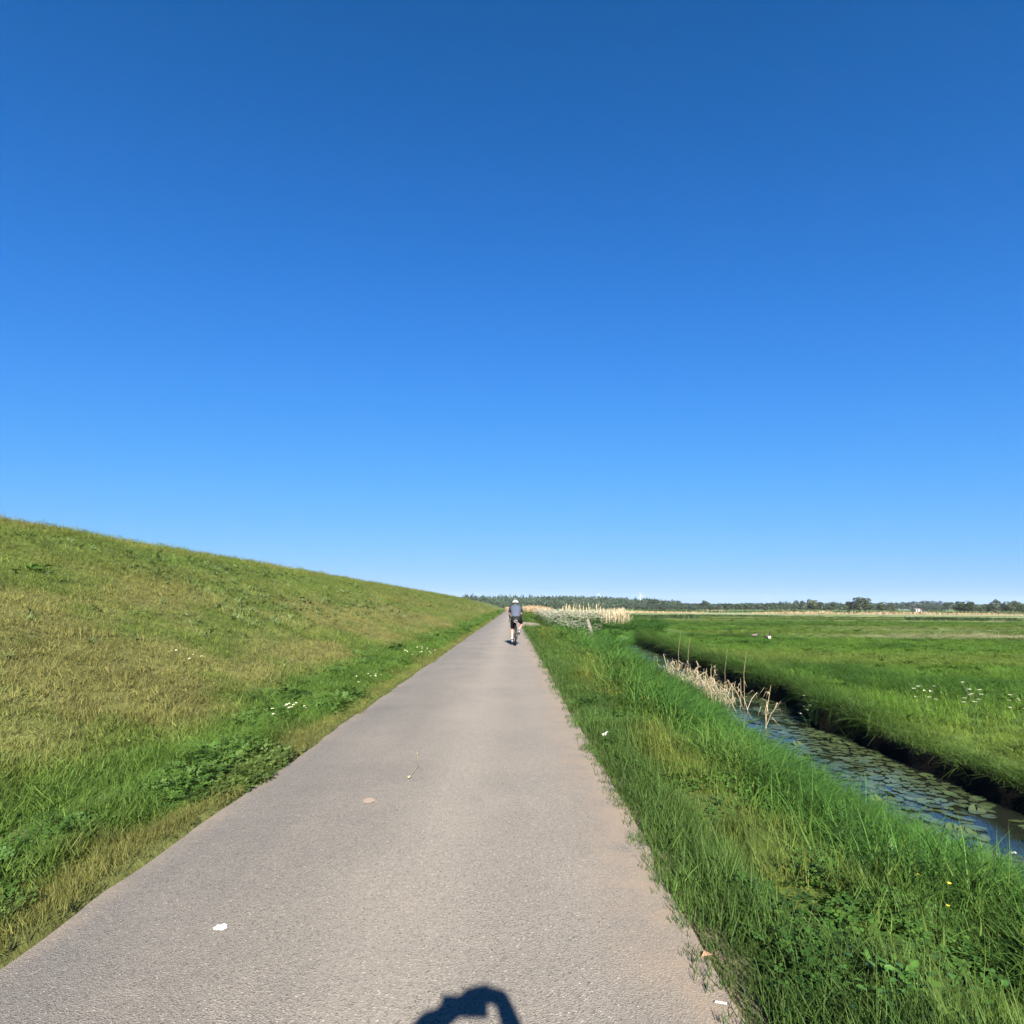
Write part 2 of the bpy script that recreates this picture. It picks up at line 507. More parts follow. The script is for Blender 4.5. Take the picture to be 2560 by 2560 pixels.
def col_meadow(x, y):
    s = x - xfar(y)
    n1 = fbm(x * 0.30, y * 0.30, 61, 4); n2 = fbm(x * 1.5, y * 1.5, 62, 3); n3 = fbm(x * 0.02, y * 0.12, 63, 3); n4 = fbm(x * 0.03, y * 0.30, 64, 3)
    g1 = np.array((0.088, 0.185, 0.024)); g2 = np.array((0.055, 0.135, 0.020)); g3 = np.array((0.140, 0.205, 0.040)); pale = np.array((0.42, 0.42, 0.26))
    c = np.broadcast_to(g1, x.shape + (3,)).copy()
    c = mixc(c, g2, 0.8 * sstep(0.5, 0.72, n1))
    c = mixc(c, g3, 0.7 * sstep(0.48, 0.66, n3))
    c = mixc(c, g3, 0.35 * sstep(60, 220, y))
    yy = y + 0.13 * x * sstep(20, 80, y) + 6 * (n3 - 0.5)
    for (b0, hw, st, x0) in BANDS:
        m = np.exp(-((yy - b0 - 0.13 * 30) / hw) ** 2) * st * sstep(0.30, 0.62, n4) * 1.25 * sstep(x0 - 8, x0 + 8, x)
        c = mixc(c, pale, np.clip(m, 0, 0.85))
    for (b0, hw, st, x0) in [(49, 1.2, 0.6, 22), (74, 1.2, 0.4, 20), (114, 3.5, 0.9, 24), (142, 4, 0.7, 5), (190, 6, 0.7, 5), (250, 10, 0.5, 0)]:
        m = np.exp(-((yy - b0 - 0.13 * 30) / hw) ** 2) * st * sstep(0.32, 0.55, 1 - n4) * sstep(x0 - 10, x0 + 10, x)
        c = mixc(c, np.array((0.022, 0.055, 0.014)), np.clip(m, 0, 0.9))
    shaded_mud = sstep(0.24, 0.16, s)
    c = mixc(c, np.array((0.016, 0.013, 0.009)), shaded_mud)  # bank mud, with the shade of the steep face darkened into its colour
    return ALB * c * (0.8 + 0.4 * n2[..., None])

def grid(name, xs2d, ys, zf, cf, mat, parent=None):
    """xs2d: rows (one per y) of x positions"""
    X = np.asarray(xs2d); ny, nx = X.shape
    Y = np.repeat(np.asarray(ys)[:, None], nx, 1)
    Z = zf(X, Y)
    C = cf(X, Y)
    V = np.stack([X, Y, Z], -1).reshape(-1, 3)
    i = np.arange((ny - 1) * (nx - 1)); r = i // (nx - 1); k = i % (nx - 1)
    a = r * nx + k
    F = np.stack([a, a + 1, a + nx + 1, a + nx], 1)
    me = np_mesh(name, V, F, C.reshape(-1, 3), smooth=True)
    return tag(link(name, me, parent, mat), kind='structure')

ys = np.concatenate([np.arange(-8, 2, 0.5), np.arange(2, 22, 0.11), 22 + np.cumsum(0.11 * 1.022 ** np.arange(1, 330))])
ys = ys[ys < 2000]
ys = np.concatenate([ys, [2000, 2400]])
# dike: x from path edge leftwards
us = np.concatenate([[-0.12, -0.02, 0.03], np.arange(0.1, 14, 0.13), [14.5, 15, 15.5, 16, 17, 19, 22, 25, 28, 29, 40, 100, 300, 1000, 2300]])
def zd(x, y):
    z = zdike(x, y)
    return np.where(x > XL + 0.01, -0.045, z)
def cd(x, y):
    c = col_dike(x, y)
    return mixc(c * 0.75, np.array((0.14, 0.105, 0.07)), bare_dike(x, y))
wob = 0.035 * (fbm(ys * 1.3, ys * 0 + 4.0, 71, 3) - 0.5) * 2 + 0.02 * (vnoise(ys * 6, ys * 0, 72) - 0.5)
wobR = 0.045 * (fbm(ys * 1.1, ys * 0 + 8.0, 73, 3) - 0.5) * 2 + 0.02 * (vnoise(ys * 5, ys * 0, 74) - 0.5)
grid('dike', np.flip(XL - us[None, :] + 0 * ys[:, None], 1), ys, zd, cd, M_ground)
# verge between path and ditch (runs on below the water as the ditch bed)
tv = np.concatenate([np.linspace(0, 1, 48)])
rows = np.stack([XR - 0.06 + (xfar(ys) + 0.02 - XR + 0.06) * t for t in tv], 1)
def zv(x, y):
    z = zverge(x, y)
    return np.where(x < XR + 0.02, -0.045, z)
def cv(x, y):
    c = col_verge(x, y) * 0.7
    t = (x - XR) / np.maximum(xnear(y) - XR, 1)
    c = mixc(c, np.array((0.13, 0.10, 0.07)), sstep(0.16, 0.02, x - XR) * 0.8)
    return mixc(c, np.array((0.035, 0.029, 0.02)), sstep(0.88, 1.0, t) * sstep(44, 41, y))
grid('verge', rows, ys, zv, cv, M_ground)
ss = np.concatenate([np.arange(0, .42, 0.035), np.arange(.42, 1.2, 0.07), np.arange(1.2, 16, 0.3), 16 + np.cumsum(0.33 * 1.08 ** np.arange(1, 90))])
ss = np.concatenate([ss[ss < 1700], [2000]])
rows = xfar(ys)[:, None] + ss[None, :]
def zm(x, y):
    z = zmeadow(x, y)
    dam = sstep(43.5, 46, y) * sstep(64.5, 61.5, y) * sstep(6, 1, x - xfar(y))
    return z * (1 - dam) + np.maximum(z, -0.05 - 0.065 * (x - xfar(y))) * dam
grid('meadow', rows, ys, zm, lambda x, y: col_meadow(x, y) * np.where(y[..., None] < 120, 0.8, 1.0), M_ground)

# path: slab with irregular edges and a branch to the right
yp = np.concatenate([np.arange(-8, 40, 0.12), np.arange(40, 120, 0.5), np.arange(120, 520, 5)])
wl_ = 0.045 * (fbm(yp * 1.3, yp * 0 + 4.0, 71, 3) - 0.5) * 2 + 0.022 * (vnoise(yp * 4.5, yp * 0, 72) - 0.5)
wr_ = 0.038 * (fbm(yp * 1.1, yp * 0 + 8.0, 73, 3) - 0.5) * 2 + 0.022 * (vnoise(yp * 4.0, yp * 0, 74) - 0.5)
pm = MB()
fr = [0, 0.004, 0.1, 0.3, 0.5, 0.7, 0.9, 0.996, 1]
V = []
for i, y in enumerate(yp):
    a = XL + wl_[i]; b = XR + wr_[i]
    for j, f in enumerate(fr):
        z = -0.07 if j in (0, len(fr) - 1) else 0.018 * (1 - (2 * f - 1) ** 2) + 0.012
        V.append((a + (b - a) * f, y, z))
k = len(fr)
F = [(i * k + j, i * k + j + 1, (i + 1) * k + j + 1, (i + 1) * k + j) for i in range(len(yp) - 1) for j in range(k - 1)]
pm.add(V, F)
path = pm.build('cycle_path', M_path, None, smooth=False)
tag(path, kind='structure')
bm_ = MB()
br = [(0.86, 44.3, 63.5), (1.2, 46.2, 60.0), (1.8, 47.6, 58.0), (2.3, 48.6, 56.6)]
V = []
for x, a, b in br:
    z = 0.012 if x < 9 else 0.012 - 0.055 * (x - 9)
    V += [(x, a, z - 0.08), (x, a + 0.02, z), (x, (a + b) / 2, z + 0.015), (x, b - 0.02, z), (x, b, z - 0.08)]
F = [(i * 5 + j, (i + 1) * 5 + j, (i + 1) * 5 + j + 1, i * 5 + j + 1) for i in range(len(br) - 1) for j in range(4)]
bm_.add(V, F)
tag(bm_.build('side_path', M_path), kind='structure')

# water in the ditch
wy = np.concatenate([np.arange(-8, 44.5, 0.5)])
V = []
for y in wy:
    V += [(float(xnear(np.array(y))) - 0.5, y, WZ), (float(xfar(np.array(y))) + 0.3, y, WZ)]
F = [(2 * i, 2 * i + 1, 2 * i + 3, 2 * i + 2) for i in range(len(wy) - 1)]
water = MB().add(V, F).build('ditch_water', M_water)
tag(water, kind='structure')

# ------------------------------------------------------------------ far trees
def blob_crown(seed, n, kind):
    """leaf clumps (small quads) spread through several lobes; unit height, unit width"""
    r = np.random.default_rng(seed)
    if kind == 'round':
        k = 9
        cen = np.stack([r.normal(0, .19, k), r.normal(0, .19, k), r.uniform(.30, .80, k)], 1); rad = r.uniform(.14, .24, k)
    elif kind == 'bush':
        k = 10
        cen = np.stack([r.normal(0, .26, k), r.normal(0, .22, k), r.uniform(.18, .62, k)], 1); rad = r.uniform(.16, .27, k)
    elif kind == 'poplar':
        k = 9
        zz = np.linspace(.22, .88, k)
        cen = np.stack([r.normal(0, .10, k), r.normal(0, .10, k), zz], 1); rad = r.uniform(.13, .2, k) * (1.15 - .6 * zz)
    else:  # conifer
        k = 10
        zz = np.linspace(.15, .92, k)
        cen = np.stack([r.normal(0, .05, k), r.normal(0, .05, k), zz], 1); rad = .34 * (1.03 - zz) + .06
    idx = r.choice(k, n, p=rad ** 2 / (rad ** 2).sum())
    d = r.normal(size=(n, 3)); d /= np.linalg.norm(d, axis=1)[:, None]
    rr = rad[idx] * r.uniform(.45, 1.08, n) ** .6
    P = cen[idx] + d * rr[:, None]
    P[:, 2] = np.clip(P[:, 2], .03, None)
    P[:, 2] *= 1.0 / np.percentile(P[:, 2], 99.3)
    s = r.uniform(.028, .062, n) * (900 / n) ** .42
    nrm = d + r.normal(0, .5, (n, 3)); nrm /= np.linalg.norm(nrm, axis=1)[:, None]
    a = np.cross(nrm, r.normal(size=(n, 3))); a /= np.linalg.norm(a, axis=1)[:, None]
    b = np.cross(nrm, a)
    a *= s[:, None]; b *= (s * r.uniform(.6, 1.1, n))[:, None]
    V = np.stack([P - a, P - b * .9, P + a, P + b], 1).reshape(-1, 3)
    F = np.arange(4 * n).reshape(-1, 4)
    t = np.repeat(r.uniform(.68, 1.32, n), 4)
    lob = np.repeat((r.uniform(.8, 1.2, k))[idx], 4)
    return V, F, t * lob

M_tree = leaf_mat('tree_leaves', 'GEOMETRY', transl=0.25, spec=0.2)
# one tint per tree on top of the leaf colours
_n = M_tree.node_tree.nodes; _l = M_tree.node_tree.links
_oi = _n.new('ShaderNodeObjectInfo')
_mx = _n.new('ShaderNodeMix'); _mx.data_type = 'RGBA'; _mx.blend_type = 'MULTIPLY'; _mx.inputs[0].default_value = 1
_at = [q for q in _n if q.type == 'ATTRIBUTE' and q.attribute_name == 'col'][0]
_tgt = [q.to_socket for q in _at.outputs['Color'].links][0]
_l.new(_at.outputs['Color'], _mx.inputs[6]); _l.new(_oi.outputs['Color'], _mx.inputs[7]); _l.new(_mx.outputs[2], _tgt)
M_bark = plain('bark', (0.10, 0.08, 0.06), 0.9, noise=0.3, nscale=3)

LEAF = ALB * np.array((0.050, 0.082, 0.046))
def add_bv(me, val=1.0):
    a = me.attributes.new('bv', 'FLOAT_COLOR', 'POINT')
    a.data.foreach_set('color', np.ones(len(me.vertices) * 4, dtype=np.float32) * val)
crown_me = {}
for kind in ('round', 'bush', 'poplar'):
    for j in range(3):
        V, F, t = blob_crown(100 + j + 10 * len(kind), 900, kind)
        me = np_mesh('crown_' + kind, V, F, LEAF[None] * t[:, None])
        add_bv(me); me.materials.append(M_tree)
        crown_me[kind, j] = me
tm = MB()
tm.tube([(0, 0, -.02), (0.01, 0, .25), (-.01, .01, .55)], [.045, .035, .015], 7)
for k in range(5):
    a = k * 1.26; tm.tube([(0, 0, .22 + .05 * k), (.14 * math.cos(a), .14 * math.sin(a), .45 + .05 * k)], [.018, .006], 5)
trunk_me = tm.mesh('trunk'); trunk_me.materials.append(M_bark)

ORD = ['leftmost', 'second from the left', 'third from the left', 'fourth from the left', 'fifth from the left', 'middle one', 'fifth from the right', 'fourth from the right', 'third from the right', 'second from the right', 'rightmost']
def place(i, n):
    return ORD[i] if i < n / 2 and (n % 2 == 0 or i != n // 2) else ('middle one' if n % 2 and i == n // 2 else ORD[11 - n + i])
def far_tree(px, top, dist, width, kind, tint, label, group=None):
    yh = 1517 + 0.0052 * (px - 1280)
    h = 1.87 + (yh - top) / 1597.0 * dist * 1.03
    x = dist * (px - 1278.7) / 1597.7
    root = empty('tree' if kind != 'bush' else 'willow_bush', (x, dist, FZ - 0.1), random.uniform(0, 6.28))
    w = width / 1597.0 * dist
    for me, nm in ((crown_me[kind, random.randrange(3)], 'crown'), (trunk_me, 'trunk')):
        o = link(nm, me, root)
        o.scale = (w, w, h) if nm == 'crown' else (min(w, h), min(w, h), h)
        if kind == 'bush' and nm == 'trunk': o.scale = (h * .6, h * .6, h * .7)
        o.color = (*tint, 1)
    tag(root, label, 'tree' if kind != 'bush' else 'bush', group)
    return root

grn, gry, haze_blu, olv = (1, 1, 1), (1.15, 1.1, 1.25), (0.62, 0.78, 1.05), (1.15, 1.05, .85)  # the grove tint puts the blue of distance haze into the leaf colour
far_tree(1765, 1502, 520, 30, 'round', grn, 'dark domed tree standing alone above the low bushes at the wood edge', None)
far_tree(1700, 1503, 540, 18, 'poplar', grn, 'narrow upright tree just left of the dark domed tree, above the bushes')
far_tree(1640, 1498, 560, 40, 'round', grn, 'broad rounded tree right of the nearer wind turbine, ending the taller wood')
far_tree(1673, 1503, 560, 20, 'poplar', grn, 'small pointed tree between the broad rounded tree and the narrow upright one')
far_tree(2162, 1495, 395, 62, 'round', olv, 'largest olive green tree with a peaked crown, left of the gap with white buildings')
far_tree(2035, 1500, 400, 46, 'round', olv, 'low domed tree at the left end of the olive tree row')
far_tree(2085, 1505, 400, 34, 'round', gry, 'greyish slender tree between the low domed tree and the peaked olive tree')
far_tree(2122, 1504, 398, 34, 'round', olv, 'olive tree touching the left side of the peaked olive tree')
far_tree(2204, 1506, 392, 40, 'round', olv, 'olive tree touching the right side of the peaked olive tree')
far_tree(2228, 1512, 390, 28, 'bush', olv, 'lowest olive bush at the right end of the olive row, beside the gap')
far_tree(2400, 1508, 350, 28, 'bush', olv, 'brownish green bush just right of the dark blue-green grove')
far_tree(2428, 1504, 345, 52, 'round', olv, 'rounded brownish green tree between the blue-green grove and the tall pale tree')
far_tree(2462, 1511, 345, 26, 'bush', olv, 'low bush in the notch left of the tall pale tree')
far_tree(2493, 1500, 340, 40, 'poplar', gry, 'tall pale grey-green tree near the right edge, highest of the right group')
far_tree(2530, 1503, 338, 42, 'round', olv, 'tree with an uneven crown just right of the tall pale tree')
far_tree(2556, 1508, 338, 36, 'round', olv, 'tree cut by the right edge of the photograph')
far_tree(2325, 1516, 440, 42, 'bush', gry, 'pale grey-green willow bush right of the white buildings')
far_tree(2352, 1515, 440, 30, 'bush', gry, 'second pale willow bush, in front of the right half of the blue-green grove')
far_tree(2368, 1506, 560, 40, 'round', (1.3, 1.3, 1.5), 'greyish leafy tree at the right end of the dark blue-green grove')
for q_, (px, top, w) in enumerate([(2238, 1507, 26), (2256, 1506, 26), (2274, 1507, 26), (2290, 1504, 28), (2308, 1503, 30), (2326, 1502.5, 30), (2346, 1503, 30)]):
    far_tree(px, top, 700, w, 'round', haze_blu, 'dark blue-green tree of the grove behind the white buildings, ' + place(q_, 7), 'trees of the dark far grove')
for q_, (px, top, w) in enumerate([(1555, 1510, 36), (1588, 1511, 38), (1622, 1512, 36), (1655, 1512, 40), (1690, 1513, 34), (1728, 1512, 40), (1750, 1514, 30), (1782, 1513, 26)]):
    far_tree(px, top, 505, w, 'bush', (1.1, 1.1, 1.15), 'grey-green willow bush of the low row before the wood, ' + place(q_, 8), 'willow bushes in front of the wood')
for q_, (px, top, w) in enumerate([(1800, 1510, 26), (1822, 1509, 28), (1846, 1509, 30), (1868, 1508, 26), (1890, 1509, 28), (1912, 1508, 28), (1934, 1507, 30), (1955, 1504, 26), (1972, 1504, 26), (1990, 1502, 28), (2010, 1504, 28)]):
    far_tree(px, top, 470, w, random.choice(['round', 'poplar', 'round']), random.choice([grn, gry, grn]), 'green tree of the even row right of the domed tree, ' + place(q_, 11), 'trees of the even far row')

# the wood behind the end of the path: one mass
Vs, Fs, Cs = [], [], []
base = [blob_crown(200 + j, 260, k_) for j, k_ in enumerate(['conifer', 'round', 'poplar', 'round', 'bush', 'conifer'])]
off = 0
wr = np.random.default_rng(5)
def wood_tree(px, top, dist, width, vi, tint):
    global off
    V, F, t = base[vi]
    h = 1.87 + (1517 + .0052 * (px - 1280) - top) / 1597 * dist * 1.03; w = width / 1597 * dist
    a = wr.uniform(0, 6.28); ca, sa = math.cos(a), math.sin(a)
    P = np.stack([(V[:, 0] * ca - V[:, 1] * sa) * w * (1.25 if vi in (0, 5) else 1), (V[:, 0] * sa + V[:, 1] * ca) * w, V[:, 2] * h], 1)
    P += np.array((dist * (px - 1278.7) / 1597.7, dist, FZ - .1))
    Vs.append(P); Fs.append(F + off); off += len(V)
    Cs.append(LEAF[None] * t[:, None] * np.asarray(tint)[None])
def wood_top(px):
    return np.interp(px, [1150, 1175, 1190, 1215, 1260, 1300, 1440, 1480, 1530, 1600, 1640, 1700], [1493, 1488, 1493, 1492, 1489.5, 1491, 1491.5, 1493, 1495, 1497.5, 1499, 1504])
for px in np.arange(1160, 1700, 3.0):
    left = px < 1330
    vi = wr.choice([0, 1, 1, 4, 3]) if left else wr.choice([1, 3, 4, 1, 4])
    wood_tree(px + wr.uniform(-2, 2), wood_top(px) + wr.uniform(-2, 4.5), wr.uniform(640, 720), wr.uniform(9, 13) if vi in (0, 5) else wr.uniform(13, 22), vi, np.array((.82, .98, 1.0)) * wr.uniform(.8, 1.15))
for px in np.arange(1200, 1620, 3.6):
    wood_tree(px + wr.uniform(-2, 2), wood_top(px) + wr.uniform(7, 13), wr.uniform(590, 640), wr.uniform(14, 24), wr.choice([1, 3, 4]), np.array((.95, 1.05, 1.0)) * wr.uniform(.8, 1.2))
for px in np.arange(1215, 1560, 5.0):
    wood_tree(px + wr.uniform(-3, 3), 1509 + wr.uniform(0, 4), wr.uniform(540, 570), wr.uniform(18, 28), 4, np.array((1.15, 1.2, 1.0)) * wr.uniform(.85, 1.2))
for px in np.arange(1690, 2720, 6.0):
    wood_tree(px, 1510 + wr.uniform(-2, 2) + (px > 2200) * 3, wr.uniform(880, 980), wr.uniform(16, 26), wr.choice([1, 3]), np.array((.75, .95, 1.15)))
for px in np.arange(1560, 2235, 4.5):
    wood_tree(px + wr.uniform(-2, 2), 1510.5 + wr.uniform(-2.5, 3) + (px > 1990) * 1, wr.uniform(520, 560), wr.uniform(18, 30), 4, np.array((.80, .92, .95)) * wr.uniform(.8, 1.15))
for px in np.arange(2395, 2640, 4.5):
    wood_tree(px + wr.uniform(-2, 2), 1512 + wr.uniform(-2.5, 3), wr.uniform(380, 420), wr.uniform(18, 30), 4, np.array((.85, .92, .85)) * wr.uniform(.8, 1.15))
me = np_mesh('wood', np.concatenate(Vs), np.concatenate(Fs), np.concatenate(Cs))
add_bv(me)
wood = tag(link('wood', me, None, M_tree), 'dark green mixed wood with pointed conifers behind the end of the path', 'wood', kind='stuff')
wood.color = (1, 1, 1, 1)

# ------------------------------------------------------------------ white far buildings and wind turbines
M_white = plain('white_paint', (0.55, 0.55, 0.53), 0.5, noise=0.05, nscale=2)
M_roof = plain('roof_tiles', (0.22, 0.20, 0.19), 0.8, noise=0.2, nscale=4)
M_pane = plain('window_pane', (0.03, 0.035, 0.04), 0.1)
def far_building(px, dist, w, hw, hr, label):
    x = dist * (px - 1278.7) / 1597.7
    root = empty('white_building', (x, dist, FZ), R(8))
    MB().box((0, 0, hw / 2), (w, 5, hw)).build('wall', M_white, root)
    MB().add([(-w / 2 - .2, -2.8, hw), (w / 2 + .2, -2.8, hw), (w / 2 + .2, 2.8, hw), (-w / 2 - .2, 2.8, hw), (-w / 2 - .2, 0, hw + hr), (w / 2 + .2, 0, hw + hr)],
             [(0, 1, 5, 4), (2, 3, 4, 5), (0, 4, 3), (1, 2, 5), (0, 3, 2, 1)]).build('roof', M_roof if hr < 1 else M_white, root)
    for k in range(max(1, int(w // 2.4))):
        MB().box((-w / 2 + 1.2 + 2.3 * k, -2.52, hw * .55), (0.9, 0.06, 0.8)).build('window', M_pane, root)
    tag(root, label, 'building')
far_building(2291, 452, 5.0, 1.5, 0.8, 'low white building at the foot of the blue-green grove, left of two')
far_building(2307, 450, 2.2, 1.6, 0.5, 'small white hut at the foot of the blue-green grove, right of two')

M_turb = plain('turbine_white', (0.8, 0.8, 0.8), 0.4)
def turbine(px, hub_y, dist, blade_px, rot, label):
    yh = 1517 + 0.0052 * (px - 1280)
    hub = 1.87 + (yh - hub_y) / 1597 * dist * 1.03
    L = blade_px / 1597 * dist
    root = empty('wind_turbine', (dist * (px - 1278.7) / 1597.7, dist, FZ))
    MB().tube([(0, 0, 0), (0, 0, hub - .5)], [hub * .014, hub * .008], 12).build('tower', M_turb, root)
    MB().box((0, 1, hub), (L * .06, L * .2, L * .06)).build('nacelle', M_turb, root)
    hb = MB().ellipsoid((0, -L * .17, hub), (L * .04, L * .06, L * .04)).build('rotor_hub', M_turb, root)
    for k in range(3):
        a = rot + k * 2 * math.pi / 3
        d = Vector((math.sin(a), 0, math.cos(a))); s = Vector((d.z, 0, -d.x))
        c = Vector((0, -L * .18, hub))
        pts = [c + d * L * t for t in (0, .2, .6, 1)]
        MB().tube(pts, [L * .02, L * .035, L * .02, L * .006], 6).build('blade', M_turb, root)
    tag(root, label, 'wind turbine', )
turbine(1602, 1490, 1200, 11, R(-15), 'white wind turbine rising above the wood, the clearer of two')
turbine(1497, 1487, 1600, 8, R(25), 'faint white wind turbine rising behind the wood, the paler one on the left')

# ------------------------------------------------------------------ body builder
def skin_figure(name, joints, bones, root, mat, parent=None, sub=2):
    """joints: name -> ((x,y,z), radius or (rx, ry)); one continuous surface"""
    names = list(joints)
    me = bpy.data.meshes.new(name)
    me.from_pydata([joints[k][0] for k in names], [(names.index(a), names.index(b)) for a, b in bones], [])
    o = bpy.data.objects.new(name, me)
    COL.objects.link(o)
    md = o.modifiers.new('skin', 'SKIN')
    md.use_smooth_shade = True
    if not me.skin_vertices:
        raise RuntimeError('no skin layer')
    sv = me.skin_vertices[0].data
    for i, k in enumerate(names):
        r = joints[k][1]
        sv[i].radius = (r, r) if not isinstance(r, tuple) else r
        sv[i].use_root = (k == root)
    ss_ = o.modifiers.new('subsurf', 'SUBSURF'); ss_.levels = sub; ss_.render_levels = sub
    dg = bpy.context.evaluated_depsgraph_get()
    m2 = bpy.data.meshes.new_from_object(o.evaluated_get(dg))
    bpy.data.objects.remove(o)
    m2.name = name
    m2.materials.clear(); m2.materials.append(mat)
    m2.shade_smooth()
    return link(name, m2, parent)

def chain(keys): return list(zip(keys[:-1], keys[1:]))

def hand_joints(J, B, side, wrist, fwd, down, across, curl=1.1, span=0.085, key='h'):
    """adds palm and five separate fingers after the wrist joint"""
    w = Vector(wrist); f = Vector(fwd).normalized(); d = Vector(down).normalized(); a = Vector(across).normalized()
    J[key + 'palm'] = (tuple(w + f * 0.050), 0.042 if key == 'L_' and w.y < 1 else 0.034)
    B.append((key + 'wrist', key + 'palm'))
    for i, (o_, L) in enumerate([(-.033, .070), (-.011, .080), (.011, .076), (.032, .060)]):
        p = w + f * 0.092 + a * o_
        J[key + 'f%d0' % i] = (tuple(p), .0105)
        B.append((key + 'palm', key + 'f%d0' % i))
        ang = 0
        prev = key + 'f%d0' % i
        for s in range(3):
            ang += curl * (0.45 + .25 * s)
            p = p + (f * math.cos(ang) + d * math.sin(ang)) * (L * (.45, .32, .23)[s])
            kk = key + 'f%d%d' % (i, s + 1)
            J[kk] = (tuple(p), .0092 - .001 * s); B.append((prev, kk)); prev = kk
    p = w + f * .03 + a * -.035 + d * .01
    J[key + 't0'] = (tuple(p), .0125); B.append((key + 'palm', key + 't0')); prev = key + 't0'
    for s in range(2):
        p = p + (f * .75 - a * (.5 - .4 * s) + d * (.4 + .3 * s)).normalized() * (.036 - .006 * s)
        kk = key + 't%d' % (s + 1); J[kk] = (tuple(p), .0105 - .001 * s); B.append((prev, kk)); prev = kk

def loft(rings, n=20):
    """rings: (centre, half width x, half depth, direction of depth axis)"""
    mb = MB(); vs = []
    for c, a, b, dv in rings:
        c = Vector(c); dv = Vector(dv).normalized()
        for k in range(n):
            t = 2 * math.pi * k / n
            vs.append(c + Vector((1, 0, 0)) * a * math.copysign(abs(math.cos(t)) ** .85, math.cos(t)) + dv * b * math.copysign(abs(math.sin(t)) ** .85, math.sin(t)))
    m = len(rings)
    fs = [(i * n + k, i * n + (k + 1) % n, (i + 1) * n + (k + 1) % n, (i + 1) * n + k) for i in range(m - 1) for k in range(n)]
    fs += [tuple(range(n - 1, -1, -1)), tuple((m - 1) * n + k for k in range(n))]
    return mb.add(vs, fs)

def smooth_sub(o, lv=1):
    md = o.modifiers.new('subsurf', 'SUBSURF'); md.levels = lv; md.render_levels = lv
    return o

M_skin = plain('skin', (0.40, 0.225, 0.165), 0.5, noise=0.06, nscale=40)
M_jersey = plain('jersey_blue_grey', (0.044, 0.062, 0.108), 0.8, noise=0.18, nscale=14)
M_sleeve = plain('jersey_black', (0.012, 0.013, 0.018), 0.75)
M_short = plain('black_lycra', (0.004, 0.004, 0.006), 0.8, spec=0.2)
M_black = plain('black_rubber', (0.010, 0.010, 0.011), 0.7, spec=0.3)
M_frame = plain('dark_frame', (0.020, 0.021, 0.024), 0.3)
M_metal = plain('alloy', (0.16, 0.16, 0.165), 0.45, 1.0)
M_helmet = plain('helmet_white', (0.80, 0.82, 0.80), 0.3)
M_vent = plain('helmet_vent', (0.02, 0.02, 0.022), 0.6)
M_silver = plain('reflective_grey', (0.22, 0.22, 0.225), 0.5)
M_sock = plain('white_sock', (0.58, 0.56, 0.55), 0.8)
M_shoe = plain('shoe_grey', (0.045, 0.042, 0.046), 0.55)
M_sole = plain('shoe_sole', (0.34, 0.31, 0.31), 0.7)
M_hair = plain('short_hair', (0.07, 0.05, 0.035), 0.7)

